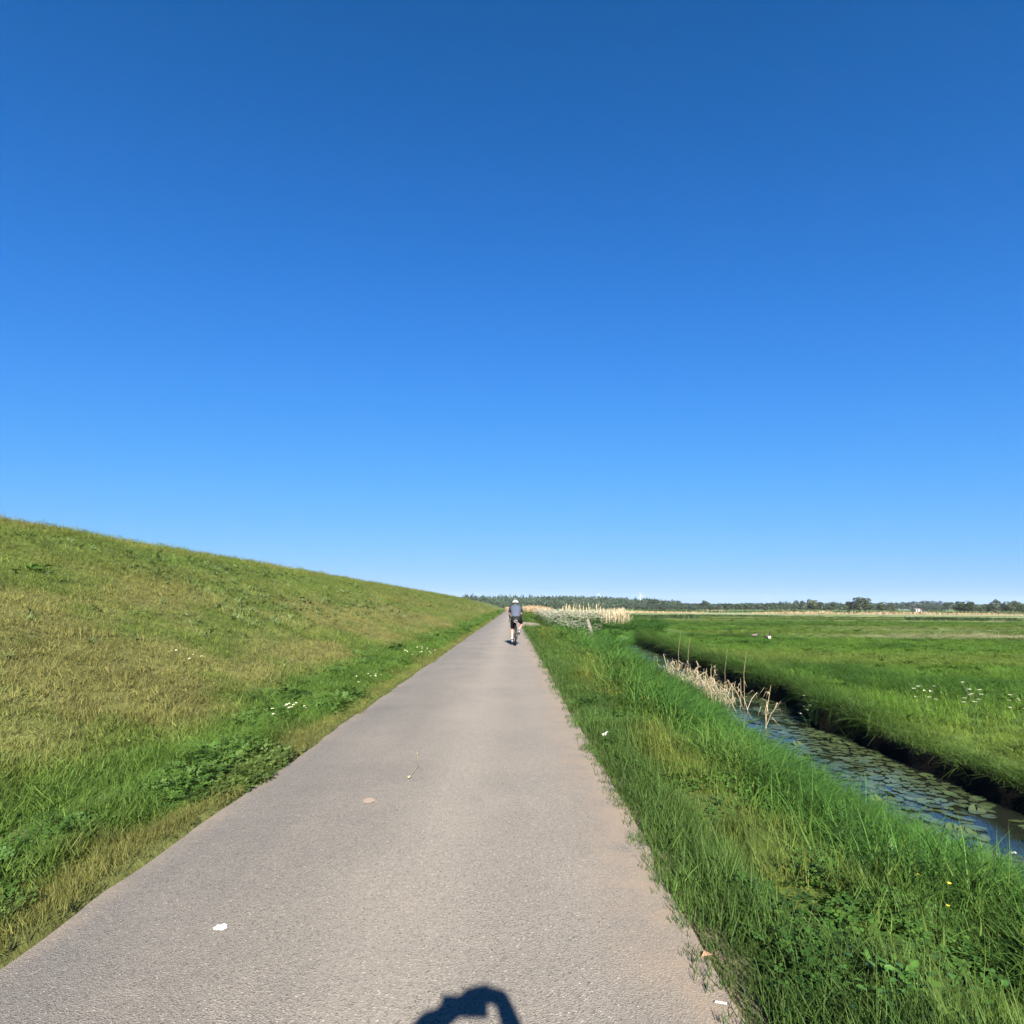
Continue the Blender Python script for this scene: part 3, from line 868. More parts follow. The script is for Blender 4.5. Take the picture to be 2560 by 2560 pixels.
# ------------------------------------------------------------------ bicycle (rear tyre touches the path at its origin, nose along +Y)
def make_bike(label):
    root = empty('bicycle')
    tag(root, label, 'bicycle')
    WR = 0.345
    for y in (0.0, 1.03):
        sp = MB()
        for k in range(14):
            a = 2 * math.pi * k / 14
            sp.tube([(0.018 * (-1) ** k, y, WR), (0, y + .30 * math.cos(a), WR + .30 * math.sin(a))], .0016, 4)
        sp.tube([(-.055, y, WR), (.055, y, WR)], .018, 10)
        w = sp.build('wheel', M_metal, root)
        MB().torus((0, y, WR), .319, .029, n=48, m=9).build('tyre', M_black, w, True)
        MB().torus((0, y, WR), .298, .011, n=48, m=7, sx=1.3).build('rim', M_frame, w, True)
    fr = MB()
    BB, ST, HT, HB = (0, .43, .28), (0, .275, .80), (0, .80, .90), (0, .845, .74)
    fr.tube([BB, ST], .016, 10); fr.tube([ST, HT], .016, 10); fr.tube([BB, HB], .021, 10); fr.tube([HT, HB], .020, 10)
    for s in (-1, 1):
        fr.tube([(s * .02, .42, .28), (s * .055, .2, .31), (s * .065, 0, WR)], .010, 8)
        fr.tube([(s * .015, .28, .77), (s * .045, .15, .58), (s * .065, 0, WR)], .008, 8)
        fr.tube([(s * .02, .85, .72), (s * .045, .90, .60), (s * .055, 1.03, WR)], .012, 8)
    fr.tube([ST, (0, .235, .93)], .0135, 10)
    fr.build('frame', M_frame, root, True)
    hb = MB()
    hb.tube([(0, .80, .91), (0, .80, .95), (0, .87, .97)], .015, 8)
    hb.tube([(-.20, .87, .975), (-.06, .87, .97), (.06, .87, .97), (.20, .87, .975)], .014, 8)
    for s in (-1, 1):
        hb.tube([(s * .20, .87, .975), (s * .215, .93, .975), (s * .225, .975, .94), (s * .24, .97, .87), (s * .25, .92, .83), (s * .255, .85, .825)], .014, 8)
        hb.tube([(s * .215, .93, .975), (s * .22, .98, 1.0), (s * .222, 1.0, 1.03)], [.018, .018, .013], 8)
        hb.tube([(s * .222, 1.0, 1.0), (s * .235, 1.01, .92), (s * .24, .99, .86)], .007, 6)
    hb.build('handlebar', M_black, root, True)
    MB().add([(-.02, .42, .96), (.02, .42, .96), (-.03, .3, .965), (.03, .3, .965), (-.07, .17, .965), (.07, .17, .965), (-.06, .13, .955), (.06, .13, .955),
              (-.018, .42, .935), (.018, .42, .935), (-.03, .3, .93), (.03, .3, .93), (-.065, .17, .925), (.065, .17, .925), (-.055, .13, .93), (.055, .13, .93)],
             [(0, 1, 3, 2), (2, 3, 5, 4), (4, 5, 7, 6), (8, 10, 11, 9), (10, 12, 13, 11), (12, 14, 15, 13), (0, 2, 10, 8), (2, 4, 12, 10), (4, 6, 14, 12), (1, 9, 11, 3), (3, 11, 13, 5), (5, 13, 15, 7), (6, 7, 15, 14), (0, 8, 9, 1)]).build('saddle', M_black, root)
    cr = MB(); cr.torus((.045, .43, .28), .095, .006, n=28, m=5)
    for k in range(5):
        a = k * 1.2566; cr.tube([(.045, .43, .28), (.045, .43 + .09 * math.cos(a), .28 + .09 * math.sin(a))], .006, 5)
    cr.tube([(-.07, .43, .28), (.07, .43, .28)], .014, 8)
    cr.tube([(-.07, .43, .28), (-.08, .455, .112)], .011, 6); cr.tube([(.07, .43, .28), (.08, .405, .448)], .011, 6)
    cro = cr.build('crankset', M_frame, root)
    MB().box((-.125, .455, .112), (.08, .07, .018)).build('pedal', M_black, cro)
    MB().box((.125, .405, .448), (.08, .07, .018)).build('pedal', M_black, cro)
    cs = MB()
    for k in range(6):
        cs.tube([(.030 + .004 * k, 0, WR), (.0325 + .004 * k, 0, WR)], .052 - .005 * k, 18)
    cs.tube([(.048, .02, .27), (.048, .03, .245)], .022, 10); cs.tube([(.048, .03, .20), (.049, .03, .2)], .022, 10)
    cs.box((.05, .025, .24), (.012, .03, .10))
    cs.build('rear_derailleur', M_metal, root)
    ch = MB(); ch.tube([(.045, .43, .378), (.045, 0, .395)], .004, 5); ch.tube([(.045, .43, .183), (.045, .05, .19)], .004, 5)
    ch.build('chain', M_frame, root)
    bag = loft([((0, .105, .86), .065, .040, (0, 0, 1)), ((0, .085, .855), .085, .055, (0, 0, 1)), ((0, .19, .865), .08, .05, (0, 0, 1)), ((0, .27, .88), .045, .035, (0, 0, 1))][1:], 16).build('saddle_bag', M_short, root, True)
    pl = MB()
    pl.tube([(-.055, .078, .895), (0, .076, .905), (.062, .078, .885)], [.013, .018, .013], 8)
    pl.tube([(-.07, .078, .845), (0, .076, .828), (.05, .078, .84)], [.012, .018, .012], 8)
    pl.tube([(-.058, .078, .89), (-.066, .078, .85)], .014, 8)
    pl.tube([(.06, .078, .885), (.05, .078, .845)], .012, 8)
    pl.build('reflective_panel', M_silver, bag, True)
    return root

bike = make_bike('dark gravel bicycle ridden away along the path, grey patterned bag under its saddle')
CX, CY = 0.158, 23.40
bike.location = (CX, CY, 0.03)

def make_rider(label):
    J = {'pelvis': ((0, .24, 1.00), .13), 'spine': ((0, .37, 1.13), .095), 'chest': ((0, .51, 1.28), .105), 'upper': ((0, .58, 1.365), .08),
         'neck': ((.0, .635, 1.44), .055), 'jaw': ((-.005, .69, 1.49), .075), 'head': ((-.01, .69, 1.55), .092), 'crown': ((-.01, .685, 1.60), .075),
         'ls': ((-.175, .575, 1.365), .058), 'le': ((-.235, .70, 1.12), .044), 'L_wrist': ((-.225, .925, 1.02), .030),
         'rs': ((.175, .575, 1.365), .058), 're': ((.205, .68, 1.13), .044), 'R_wrist': ((.215, .925, 1.02), .030),
         'lh': ((-.095, .25, .955), .10), 'lk': ((-.125, .56, .56), .060), 'lc': ((-.13, .48, .42), .058), 'la': ((-.125, .37, .19), .034), 'lt': ((-.125, .50, .135), .034),
         'rh': ((.10, .25, .955), .10), 'rk': ((.225, .62, .78), .062), 'rc': ((.19, .50, .69), .056), 'ra': ((.13, .30, .53), .034), 'rt': ((.13, .42, .465), .034),
         'lt2': ((-.095, .40, .77), .088), 'rt2': ((.17, .43, .88), .090)}
    B = chain(['pelvis', 'spine', 'chest', 'upper', 'neck', 'jaw', 'head', 'crown']) + [('upper', 'ls'), ('ls', 'le'), ('le', 'L_wrist'), ('upper', 'rs'), ('rs', 're'), ('re', 'R_wrist')]
    B += [('pelvis', 'lh'), ('lh', 'lt2'), ('lt2', 'lk'), ('lk', 'lc'), ('lc', 'la'), ('la', 'lt'), ('pelvis', 'rh'), ('rh', 'rt2'), ('rt2', 'rk'), ('rk', 'rc'), ('rc', 'ra'), ('ra', 'rt')]
    hand_joints(J, B, -1, J['L_wrist'][0], (.05, 1, .0), (.3, 0, -1), (-1, 0, 0), 1.2, key='L_')
    hand_joints(J, B, 1, J['R_wrist'][0], (-.05, 1, .0), (-.3, 0, -1), (1, 0, 0), 1.2, key='R_')
    body = skin_figure('person', J, B, 'pelvis', M_skin)
    tag(body, label, 'person')
    d = (0, -.74, .67)
    je = loft([((0, .20, 1.00), .165, .115, (0, -.85, .5)), ((0, .27, 1.06), .168, .12, (0, -.8, .6)), ((0, .36, 1.15), .172, .122, d), ((0, .46, 1.25), .195, .130, d), ((0, .53, 1.33), .212, .122, d), ((0, .575, 1.385), .195, .095, (0, -.66, .75)), ((0, .605, 1.425), .115, .075, (0, -.6, .8)), ((0, .63, 1.447), .066, .062, (0, -.55, .83))]).build('jersey', M_jersey, body, True)
    smooth_sub(je)
    for s, e in ((-1, 'le'), (1, 're')):
        x, y, z = J[e][0]
        sl = MB().tube([(s * .12, .57, 1.375), (s * .175, .58, 1.36), (s * .21, .63, 1.26), (x, y - .01, z + .04)], [.07, .078, .066, .054], 14)
        smooth_sub(sl.build('sleeve', M_sleeve, je, True))
    SJ = {'pelvis': ((0, .215, .99), .15), 'waist': ((0, .27, 1.06), .135), 'lh': ((-.095, .245, .95), .125), 'lt2': ((-.098, .40, .77), .102), 'lk': ((-.125, .535, .60), .078),
          'rh': ((.105, .245, .95), .128), 'rt2': ((.172, .42, .885), .104), 'rk': ((.215, .56, .805), .080)}
    skin_figure('shorts', SJ, [('pelvis', 'waist'), ('pelvis', 'lh'), ('lh', 'lt2'), ('lt2', 'lk'), ('pelvis', 'rh'), ('rh', 'rt2'), ('rt2', 'rk')], 'pelvis', M_short, body)
    for (ax, ay, az), (tx, ty, tz) in ((J['la'][0], J['lt'][0]), (J['ra'][0], J['rt'][0])):
        a = Vector((ax, ay, az)); t = Vector((tx, ty, tz)); f = (t - a).normalized()
        dn = Vector((0, f.z, -f.y))
        heel = a - f * .06 + dn * .045
        shoe = MB().tube([heel - dn * .03, heel + f * .03 - dn * .03, heel + f * .12 - dn * .012, heel + f * .20 - dn * .0, heel + f * .25 + dn * .006], [.034, .044, .044, .042, .022], 12).build('shoe', M_shoe, body, True)
        MB().tube([heel + dn * .010, heel + f * .05 + dn * .012, heel + f * .15 + dn * .03, heel + f * .24 + dn * .03], [.030, .033, .038, .024], 10).build('sole', M_sole, shoe, True)
        MB().tube([a - dn * .075, a - dn * .02], [.040, .040], 12).build('sock', M_sole if az > .3 else M_sock, body, True)
    # ears, hair, helmet
    for s in (-1, 1):
        MB().ellipsoid((s * .083 - .01, .69, 1.53), (.012, .02, .032), 10, 7).build('ear', M_skin, body, True)
    MB().ellipsoid((-.01, .672, 1.548), (.092, .095, .082), 16, 10).build('hair', M_hair, body, True)
    he = MB(); n, m = 26, 10; vs = []
    for i in range(m + 1):
        th = math.pi * .56 * i / m
        for k in range(n):
            a = 2 * math.pi * k / n
            fl = 1 + .03 * math.cos(6 * a) * math.sin(th)
            drop = .018 * math.cos(2 * a) * (i / m) ** 2
            vs.append((-.01 + .112 * math.sin(th) * math.cos(a) * fl, .69 + .140 * math.sin(th) * math.sin(a) * fl - .01, 1.565 + .088 * math.cos(th) - drop))
    he.add(vs, [(i * n + k, (i + 1) * n + k, (i + 1) * n + (k + 1) % n, i * n + (k + 1) % n) for i in range(m) for k in range(n)])
    helm = he.build('helmet', M_helmet, body, True)
    md = helm.modifiers.new('thick', 'SOLIDIFY'); md.thickness = .014; md.offset = -1
    for a, th, L in ((-1.571, .95, .05), (-1.05, 1.05, .042), (-2.09, 1.05, .042), (-1.3, .45, .04), (-1.85, .45, .04), (-.6, 1.1, .035), (-2.54, 1.1, .035)):
        c = Vector((-.01 + .113 * math.sin(th) * math.cos(a), .68 + .139 * math.sin(th) * math.sin(a), 1.565 + .089 * math.cos(th)))
        MB().ellipsoid(c, (.013, .012, L * .55) if L < .05 else (.03, .012, .014), 10, 6).build('vent', M_vent, helm, True)
    MB().tube([(-.095, .64, 1.50), (-.06, .59, 1.49), (-.01, .572, 1.485), (.04, .59, 1.49), (.075, .64, 1.50)], .012, 8).build('strap', M_vent, helm, True)
    return body
rider = make_rider('cyclist seen from behind in white helmet, blue-grey jersey with black sleeves and black shorts')
rider.location = (CX, CY, 0.03)

# ------------------------------------------------------------------ the photographer, who throws the shadow at the bottom of the picture
def make_photographer():
    J = {'pelvis': ((.06, -.80, 1.00), .13), 'spine': ((.06, -.73, 1.13), .115), 'chest': ((.06, -.66, 1.25), .13), 'upper': ((.06, -.62, 1.31), .09),
         'neck': ((.06, -.60, 1.37), .052), 'jaw': ((.06, -.575, 1.42), .07), 'head': ((.06, -.58, 1.475), .088), 'crown': ((.06, -.585, 1.52), .065),
         'ls': ((-.12, -.60, 1.30), .056), 'le': ((-.135, -.33, 1.345), .046), 'lf': ((-.085, -.20, 1.378), .060), 'L_wrist': ((-.062, -.11, 1.392), .052),
         'rs': ((.24, -.60, 1.30), .056), 're': ((.285, -.33, 1.415), .046), 'rf': ((.245, -.20, 1.445), .040), 'R_wrist': ((.207, -.10, 1.490), .033),
         'lh': ((-.035, -.79, .955), .10), 'lt2': ((-.04, -.63, .77), .088), 'lk': ((-.065, -.48, .57), .06), 'lc': ((-.068, -.55, .42), .056), 'la': ((-.065, -.66, .19), .034), 'lt': ((-.065, -.53, .135), .034),
         'rh': ((.155, -.79, .955), .10), 'rt2': ((.17, -.60, .88), .09), 'rk': ((.19, -.42, .78), .06), 'rc': ((.19, -.53, .68), .056), 'ra': ((.185, -.74, .52), .034), 'rt': ((.185, -.62, .465), .034)}
    B = chain(['pelvis', 'spine', 'chest', 'upper', 'neck', 'jaw', 'head', 'crown']) + [('upper', 'ls'), ('ls', 'le'), ('le', 'lf'), ('lf', 'L_wrist'), ('upper', 'rs'), ('rs', 're'), ('re', 'rf'), ('rf', 'R_wrist')]
    B += [('pelvis', 'lh'), ('lh', 'lt2'), ('lt2', 'lk'), ('lk', 'lc'), ('lc', 'la'), ('la', 'lt'), ('pelvis', 'rh'), ('rh', 'rt2'), ('rt2', 'rk'), ('rk', 'rc'), ('rc', 'ra'), ('ra', 'rt')]
    hand_joints(J, B, -1, J['L_wrist'][0], (.45, .25, .15), (.6, .2, .6), (-.2, .1, -1), .7, key='L_')
    hand_joints(J, B, 1, J['R_wrist'][0], (-.62, .28, .06), (-.2, .0, -1), (.2, .9, -.3), .8, key='R_')
    b = skin_figure('person', J, B, 'pelvis', M_skin)
    tag(b, 'photographer on a bicycle whose raised arms and phone cast the dark shadow on the path', 'person')
    je = loft([((.06, -.80, 1.0), .165, .12, (0, -.9, .4)), ((.06, -.72, 1.13), .165, .12, (0, -.88, .45)), ((.06, -.66, 1.24), .19, .125, (0, -.88, .45)), ((.06, -.62, 1.315), .18, .095, (0, -.8, .6)), ((.06, -.60, 1.36), .065, .062, (0, -.7, .7))]).build('jersey', M_jersey, b, True)
    skin_figure('shorts', {'p': ((.06, -.82, .99), .145), 'lh': ((-.035, -.79, .95), .12), 'lt2': ((-.04, -.63, .77), .10), 'lk': ((-.06, -.51, .61), .077), 'rh': ((.155, -.79, .95), .12), 'rt2': ((.17, -.60, .885), .10), 'rk': ((.187, -.47, .81), .078)},
                [('p', 'lh'), ('lh', 'lt2'), ('lt2', 'lk'), ('p', 'rh'), ('rh', 'rt2'), ('rt2', 'rk')], 'p', M_short, b)
    MB().ellipsoid((.06, -.595, 1.485), (.085, .095, .078), 14, 9).build('hair', M_hair, b, True)
    for (ax, ay, az), (tx, ty, tz) in ((J['la'][0], J['lt'][0]), (J['ra'][0], J['rt'][0])):
        a = Vector((ax, ay, az)); f = (Vector((tx, ty, tz)) - a).normalized(); dn = Vector((0, f.z, -f.y)); heel = a - f * .06 + dn * .045
        MB().tube([heel - dn * .03, heel + f * .03 - dn * .03, heel + f * .12 - dn * .012, heel + f * .2, heel + f * .25 + dn * .006], [.034, .044, .044, .042, .022], 12).build('shoe', M_shoe, b, True)
    ph = MB().box((0, 0, 0), (.162, .009, .070)).build('phone', M_black)
    ph.location = (.068, -.030, 1.425); ph.rotation_euler = (0, R(1), 0)
    tag(ph, 'phone held sideways in both hands, its straight edge showing in the shadow on the path', 'phone')
    MB().box((0, -.005, 0), (.15, .001, .068)).build('screen', plain('phone_screen', (0.02, 0.02, 0.025), 0.1), ph)
    return b
photographer = make_photographer()
bike2 = make_bike('bicycle under the photographer, just behind the point of view')
bike2.location = (0.06, -1.04, 0.03)

# ------------------------------------------------------------------ geese on the meadow
M_goose_d = plain('goose_black', (0.015, 0.014, 0.013), 0.7)
M_goose_w = plain('goose_white', (0.72, 0.70, 0.66), 0.8)
M_goose_b = plain('goose_brown', (0.12, 0.095, 0.07), 0.8, noise=0.3, nscale=30)
def goose(loc, rz, scale, label, neck_up=True):
    J = {'rump': ((0, .26, .30), .07), 'body': ((0, .10, .30), .125), 'breast': ((0, -.08, .32), .115), 'nb': ((0, -.17, .42), .05), 'n1': ((0, -.20, .55), .028), 'n2': ((0, -.205, .66), .026),
         'head': ((0, -.235, .715), .038), 'tail': ((0, .40, .33), .025)}
    if not neck_up:
        J['n1'] = ((0, -.33, .40), .028); J['n2'] = ((0, -.44, .28), .026); J['head'] = ((0, -.50, .20), .036)
    g = skin_figure('goose', J, [('tail', 'rump'), ('rump', 'body'), ('body', 'breast'), ('breast', 'nb'), ('nb', 'n1'), ('n1', 'n2'), ('n2', 'head')], 'body', M_goose_b)
    h = Vector(J['head'][0])
    MB().tube([J['nb'][0], J['n1'][0], J['n2'][0], J['head'][0]], [.045, .034, .032, .044], 10).build('neck', M_goose_d, g, True)
    if neck_up:
        MB().ellipsoid((0, -.11, .27), (.105, .10, .125), 12, 8).build('breast', M_goose_w, g, True)
    MB().tube([h + Vector((0, -.03, 0)), h + Vector((0, -.085, -.012))], [.018, .008], 6).build('beak', M_goose_d, g, True)
    for s in (-1, 1):
        MB().ellipsoid((s * .115, .13, .32), (.035, .20, .085), 12, 8).build('wing', M_goose_b, g, True)
        MB().tube([(s * .05, .04, .20), (s * .05, .05, .02), (s * .05, -.04, .0)], .012, 6).build('leg', M_goose_d, g)
    g.location = loc; g.rotation_euler = (0, 0, rz); g.scale = (scale,) * 3
    tag(g, label, 'goose')
gz = lambda x, y: float(ground_z(np.array([x]), np.array([y]))[0])
goose((15.30, 38.3, gz(15.3, 38.3)), R(12), .85, 'goose with bright white breast and upright black neck facing the path')
goose((15.55, 41.0, gz(15.55, 41.0)), R(70), .75, 'darker goose with lowered neck, left of the white breasted goose', False)

# ------------------------------------------------------------------ old leaning post
M_oldwood = plain('weathered_wood', (0.17, 0.155, 0.135), 0.9, noise=0.35, nscale=9)
pr = empty('fence_post', (4.97, 40.0, gz(4.97, 40.0)))
pb = MB(); pb.tube([(.10, 0, -.2), (.04, 0, .35), (-.10, .02, .8), (-.24, .03, 1.28)], [.10, .115, .125, .11], 7, sx=1.2)
pb.build('post', M_oldwood, pr)
MB().tube([(.06, -.07, .22), (-.12, -.08, .20), (-.26, -.08, .17)], [.025, .02, .014], 6).build('splinter', M_oldwood, pr)
MB().tube([(.12, -.07, .46), (.13, -.08, .22), (.20, -.09, .02)], [.02, .03, .03], 6).build('splinter', M_oldwood, pr)
tag(pr, 'old grey weathered post leaning to the left among white flowers beside the ditch', 'post')

# ------------------------------------------------------------------ water lily pads
M_pad = leaf_mat('lily_leaf', 'OBJECT', fixed=(0.085, 0.120, 0.055), transl=0.1, spec=0.5, rough=0.25)
def pad_mesh(seed, curl=0.0):
    r = random.Random(seed)
    n = 16; a0 = .22; mb = MB()
    ring = []; mid = []
    for k in range(n):
        a = a0 + (2 * math.pi - 2 * a0) * k / (n - 1)
        e = 1 + .05 * math.sin(3 * a + seed) + r.uniform(-.03, .03)
        zz = .01 * math.sin(4 * a + seed)
        x, y = math.cos(a) * e, math.sin(a) * e * .86
        z = zz + (max(0, x) ** 1.5 * curl)
        ring.append((x * (1 - .25 * curl * (x > 0)), y, z)); mid.append((x * .55, y * .55, zz * .3 - .01 + max(0, x * .55) ** 1.5 * curl))
    mb.add(ring + mid + [(-.0, 0, -.012)], [(k, k + 1, n + k + 1, n + k) for k in range(n - 1)] + [(n + k, n + k + 1, 2 * n) for k in range(n - 1)])
    me = mb.mesh('lily_pad', True)
    v = r.uniform(.8, 1.2)
    a = me.attributes.new('bv', 'FLOAT_COLOR', 'POINT')
    c = np.ones((len(me.vertices), 4), dtype=np.float32); c[:, :3] = np.array((v, v * r.uniform(.95, 1.05), v * r.uniform(.7, 1.1)))
    c[n:2 * n, :3] *= 1.08
    a.data.foreach_set('color', c.ravel())
    me.materials.append(M_pad)
    return me
pads = [pad_mesh(s) for s in range(6)] + [pad_mesh(s + 6, .55) for s in range(2)]
pts = []
tries = 0
cell = {}
while tries < 26000:
    tries += 1
    y = 3.5 + 39 * random.random() ** 1.35
    a = float(xnear(np.array(y))) - .05; b = float(xfar(np.array(y))) - .04
    x = random.uniform(a, b)
    t = (x - a) / (b - a)
    dens = float(fbm(np.array(x * 2.2), np.array(y * 1.5), 91, 2))
    if dens < .40 + .08 * (t > .85): continue
    r = random.uniform(.055, .12)
    key = (int(x * 2), int(y * 2)); ok = True
    for i in (-1, 0, 1):
        for j in (-1, 0, 1):
            for (qx, qy, qr) in cell.get((key[0] + i, key[1] + j), ()):
                if (qx - x) ** 2 + (qy - y) ** 2 < ((qr + r) * .68) ** 2: ok = False
    if ok:
        cell.setdefault(key, []).append((x, y, r)); pts.append((x, y, r))
# the largest 300 in view stand singly
def pad_size(p): return p[2] / math.hypot(p[0], p[1])
inview = [p for p in pts if p[0] / p[1] < .86]
inview.sort(key=pad_size, reverse=True)
for i, (x, y, r) in enumerate(inview[:300]):
    o = link('lily_pad', pads[random.randrange(6)] if random.random() > .10 else pads[6 + i % 2], water)
    o.location = (x, y, WZ + .006 + .004 * (i % 4)); o.scale = (r, r, r)
    o.rotation_euler = (random.uniform(-.09, .09), random.uniform(-.09, .09), random.uniform(0, 6.28))
rest = MB(); bvs = []
for i, (x, y, r) in enumerate(inview[300:]):
    me = pads[random.randrange(6)]
    M = Matrix.Translation((x, y, WZ + .006 + .004 * (i % 4))) @ Matrix.Rotation(random.uniform(0, 6.28), 4, 'Z') @ Matrix.Scale(r, 4)
    rest.add([M @ v.co for v in me.vertices], [tuple(p.vertices) for p in me.polygons])
    v = random.uniform(.8, 1.2); bvs += [(v, v, v * .9, 1)] * len(me.vertices)
me = rest.mesh('lily_pads', True)
a = me.attributes.new('bv', 'FLOAT_COLOR', 'POINT'); a.data.foreach_set('color', np.array(bvs, dtype=np.float32).ravel())
tag(link('lily_pads', me, water, M_pad), kind='stuff')

# ------------------------------------------------------------------ dry reeds
M_straw = leaf_mat('dry_reed', 'OBJECT', fixed=(0.50, 0.42, 0.285), transl=0.2, spec=0.2)
M_straw_far = leaf_mat('dry_reed_far', 'OBJECT', fixed=(0.44, 0.32, 0.20), transl=0.25, spec=0.2)
def bv_rand(me, per, lo=.75, hi=1.25, r=rng):
    n = len(me.vertices)
    k = (n + per - 1) // per
    v = np.repeat(r.uniform(lo, hi, k), per)[:n]
    c = np.ones((n, 4), dtype=np.float32); c[:, :3] = v[:, None]
    c[:, 2] *= np.repeat(r.uniform(.85, 1.1, k), per)[:n]
    a = me.attributes.new('bv', 'FLOAT_COLOR', 'POINT'); a.data.foreach_set('color', c.ravel())
def stalk_mesh(seed, h, lean, broken):
    r = random.Random(seed); mb = MB()
    d = r.uniform(0, 6.28); dx, dy = math.cos(d), math.sin(d)
    pts = [(0, 0, -.1), (lean * .3 * dx, lean * .3 * dy, h * .5), (lean * dx, lean * dy, h)]
    if broken:
        pts = [(0, 0, -.1), (lean * .4 * dx, lean * .4 * dy, h * .6), (lean * dx + .05 * dx, lean * dy, h), (lean * dx + .18 * dx, lean * dy + .05, h - .10)]
    mb.tube(pts, [.006] * (len(pts) - 1) + [.003], 4)
    for k in range(4):
        z = h * r.uniform(.3, .95); e = r.uniform(0, 6.28); L = r.uniform(.15, .35); f = z / h
        bx, by = lean * f * dx, lean * f * dy; ex, ey = math.cos(e), math.sin(e); w = .008
        mb.add([(bx - ey * w, by + ex * w, z), (bx + ey * w, by - ex * w, z), (bx + ex * L * .5 + ey * w, by + ey * L * .5 - ex * w, z + .04), (bx + ex * L * .5 - ey * w, by + ey * L * .5 + ex * w, z + .04), (bx + ex * L, by + ey * L, z - .12)], [(0, 1, 2, 3), (3, 2, 4)])
    me = mb.mesh('reed_stalk'); bv_rand(me, 1000, .8, 1.15); me.materials.append(M_straw)
    return me
stalks = [stalk_mesh(i, .45 + .06 * (i % 6), .08 + .05 * (i % 5), i % 3 == 0) for i in range(14)]
def reed_clump(n, y0, y1, x_off, label, spread=.35, smin=.55, smax=1.1, dens=None):
    yc = (y0 + y1) / 2
    root = empty('reed_clump', (float(xnear(np.array(yc))) + x_off, yc, WZ))
    for i in range(n):
        t = random.random() if dens is None else dens()
        y = y0 + (y1 - y0) * t
        x = float(np.interp(y, _wy, _wx)) - 2.05 + x_off + random.gauss(0, spread)
        o = link('reed_stalk', stalks[random.randrange(len(stalks))], root)
        s = random.uniform(smin, smax)
        o.location = (x - root.location.x, y - yc, .02); o.scale = (s, s, s)
        o.rotation_euler = (random.gauss(0, .22), random.gauss(.15, .25), random.uniform(0, 6.28))
    tag(root, label, 'dry reeds')
    return root
reed_clump(105, 14.6, 19.2, .42, 'broad clump of broken pale dry reeds leaning over the lily covered water', .26)
reed_clump(26, 19.2, 22.8, .40, 'thinner clump of pale dry reeds farther along the same water edge', .2, .8, 1.3)
reed_clump(3, 13.0, 13.1, .95, 'single dry reed stalk standing in the water in front of the broken reeds', .03, .8, 1.2)
def tall_reeds(y, x, hts, label):
    root = empty('dry_reed', (x, y, WZ)); mb = MB()
    for k, h in enumerate(hts):
        mb.tube([(k * .02, 0, 0), (k * .03 + .02, 0, h * .6), (k * .05 + .12, .03, h)], [.0045, .0035, .0015], 4)
    me = mb.mesh('stem'); bv_rand(me, 1000); me.materials.append(M_straw); link('stem', me, root)
    tag(root, label, 'reed stem')
tall_reeds(21.5, 5.55, [1.55], 'thin tall reed stem on the left of two rising from the far dry reed clump')
tall_reeds(20.6, 5.62, [1.5], 'thin tall reed stem on the right of two rising from the far dry reed clump')
tall_reeds(17.2, 5.65, [1.25], 'thin slanting reed stem rising from the middle of the broad broken reed clump')
tall_reeds(16.0, 5.72, [1.30], 'thin upright reed stem near the right end of the broad broken reed clump')

def reed_bed(name, n, poly, zbase, h0, h1, label, mat, wid=.016, thin=None):
    """standing dead reeds: stems with drooping plumes and a few leaves"""
    V = []; F = []
    k = 0
    r = random.Random(len(label))
    while k < n:
        x, y, hs = poly(r)
        z = zbase; h = r.uniform(h0, h1) * hs
        lx, ly = r.gauss(0, .07) * h, r.gauss(0, .07) * h
        for a in (r.uniform(0, 3.14),):
            dx, dy = math.cos(a) * wid, math.sin(a) * wid
            b = len(V)
            V += [(x - dx, y - dy, z), (x + dx, y + dy, z), (x + lx * .6 + dx * .8, y + ly * .6 + dy * .8, z + h * .75), (x + lx * .6 - dx * .8, y + ly * .6 - dy * .8, z + h * .75),
                  (x + lx + dx * 2.0, y + ly + dy * 2.0, z + h * .9), (x + lx - dx * 2.0, y + ly - dy * 2.0, z + h * .9), (x + lx * 1.3, y + ly * 1.3, z + h), (x + lx * 1.3, y + ly * 1.3, z + h)]
            F += [(b, b + 1, b + 2, b + 3), (b + 3, b + 2, b + 4, b + 5), (b + 5, b + 4, b + 6, b + 7)]
        k += 1
    V = np.array(V); me = bpy.data.meshes.new(name)
    me.from_pydata(V.tolist(), [], [list(f) if f[2] != f[3] else list(f[:3]) for f in F])
    me.update()
    bv_rand(me, 8, .65, 1.25)
    return tag(link(name, me, None, mat), label, 'reeds', kind='stuff')
def poly_right(r):
    y = r.uniform(56, 68); t = min(1, max(0, abs(r.gauss(0, .62)) if r.random() < .7 else r.random()))
    x = 10.9 - 2.6 * t + (y - 60) * .12
    return x, y, (1.0 - .35 * max(0, (x - 10.3)) / .8) * (1 - .1 * t)
reed_bed('reed_bed', 900, poly_right, -.55, 1.35, 2.1, 'tall pale dry reeds standing in the ditch right of the leaning post', M_straw)
def poly_mid(r):
    y = r.uniform(56, 66)
    return r.uniform(4.6, 8.6) + (y - 60) * .08, y, r.choice([1, 1, 1.15, .9])
reed_bed('reed_bed', 120, poly_mid, -.35, 1.5, 2.05, 'sparse pale reed stems rising out of the white flowers behind the leaning post', M_straw, .018)
def poly_left(r):
    t = r.random()
    y = 90 + 175 * t ** 1.5
    q = r.random()
    x = 4.3 + 2.4 * q - .25 * math.sin(y * .09)
    return x, y, (.82 + .22 * min(1, (y - 90) / 45)) * r.uniform(.70, 1.08) * (1 - .35 * max(0, q - .7) / .3)
reed_bed('reed_bed', 5200, poly_left, -.15, 1.45, 1.85, 'dense straw coloured reeds beside the path beyond the cyclist', M_straw_far, .028)
def poly_end(r):
    return r.uniform(-2.5, -1.0), r.uniform(250, 262), .8
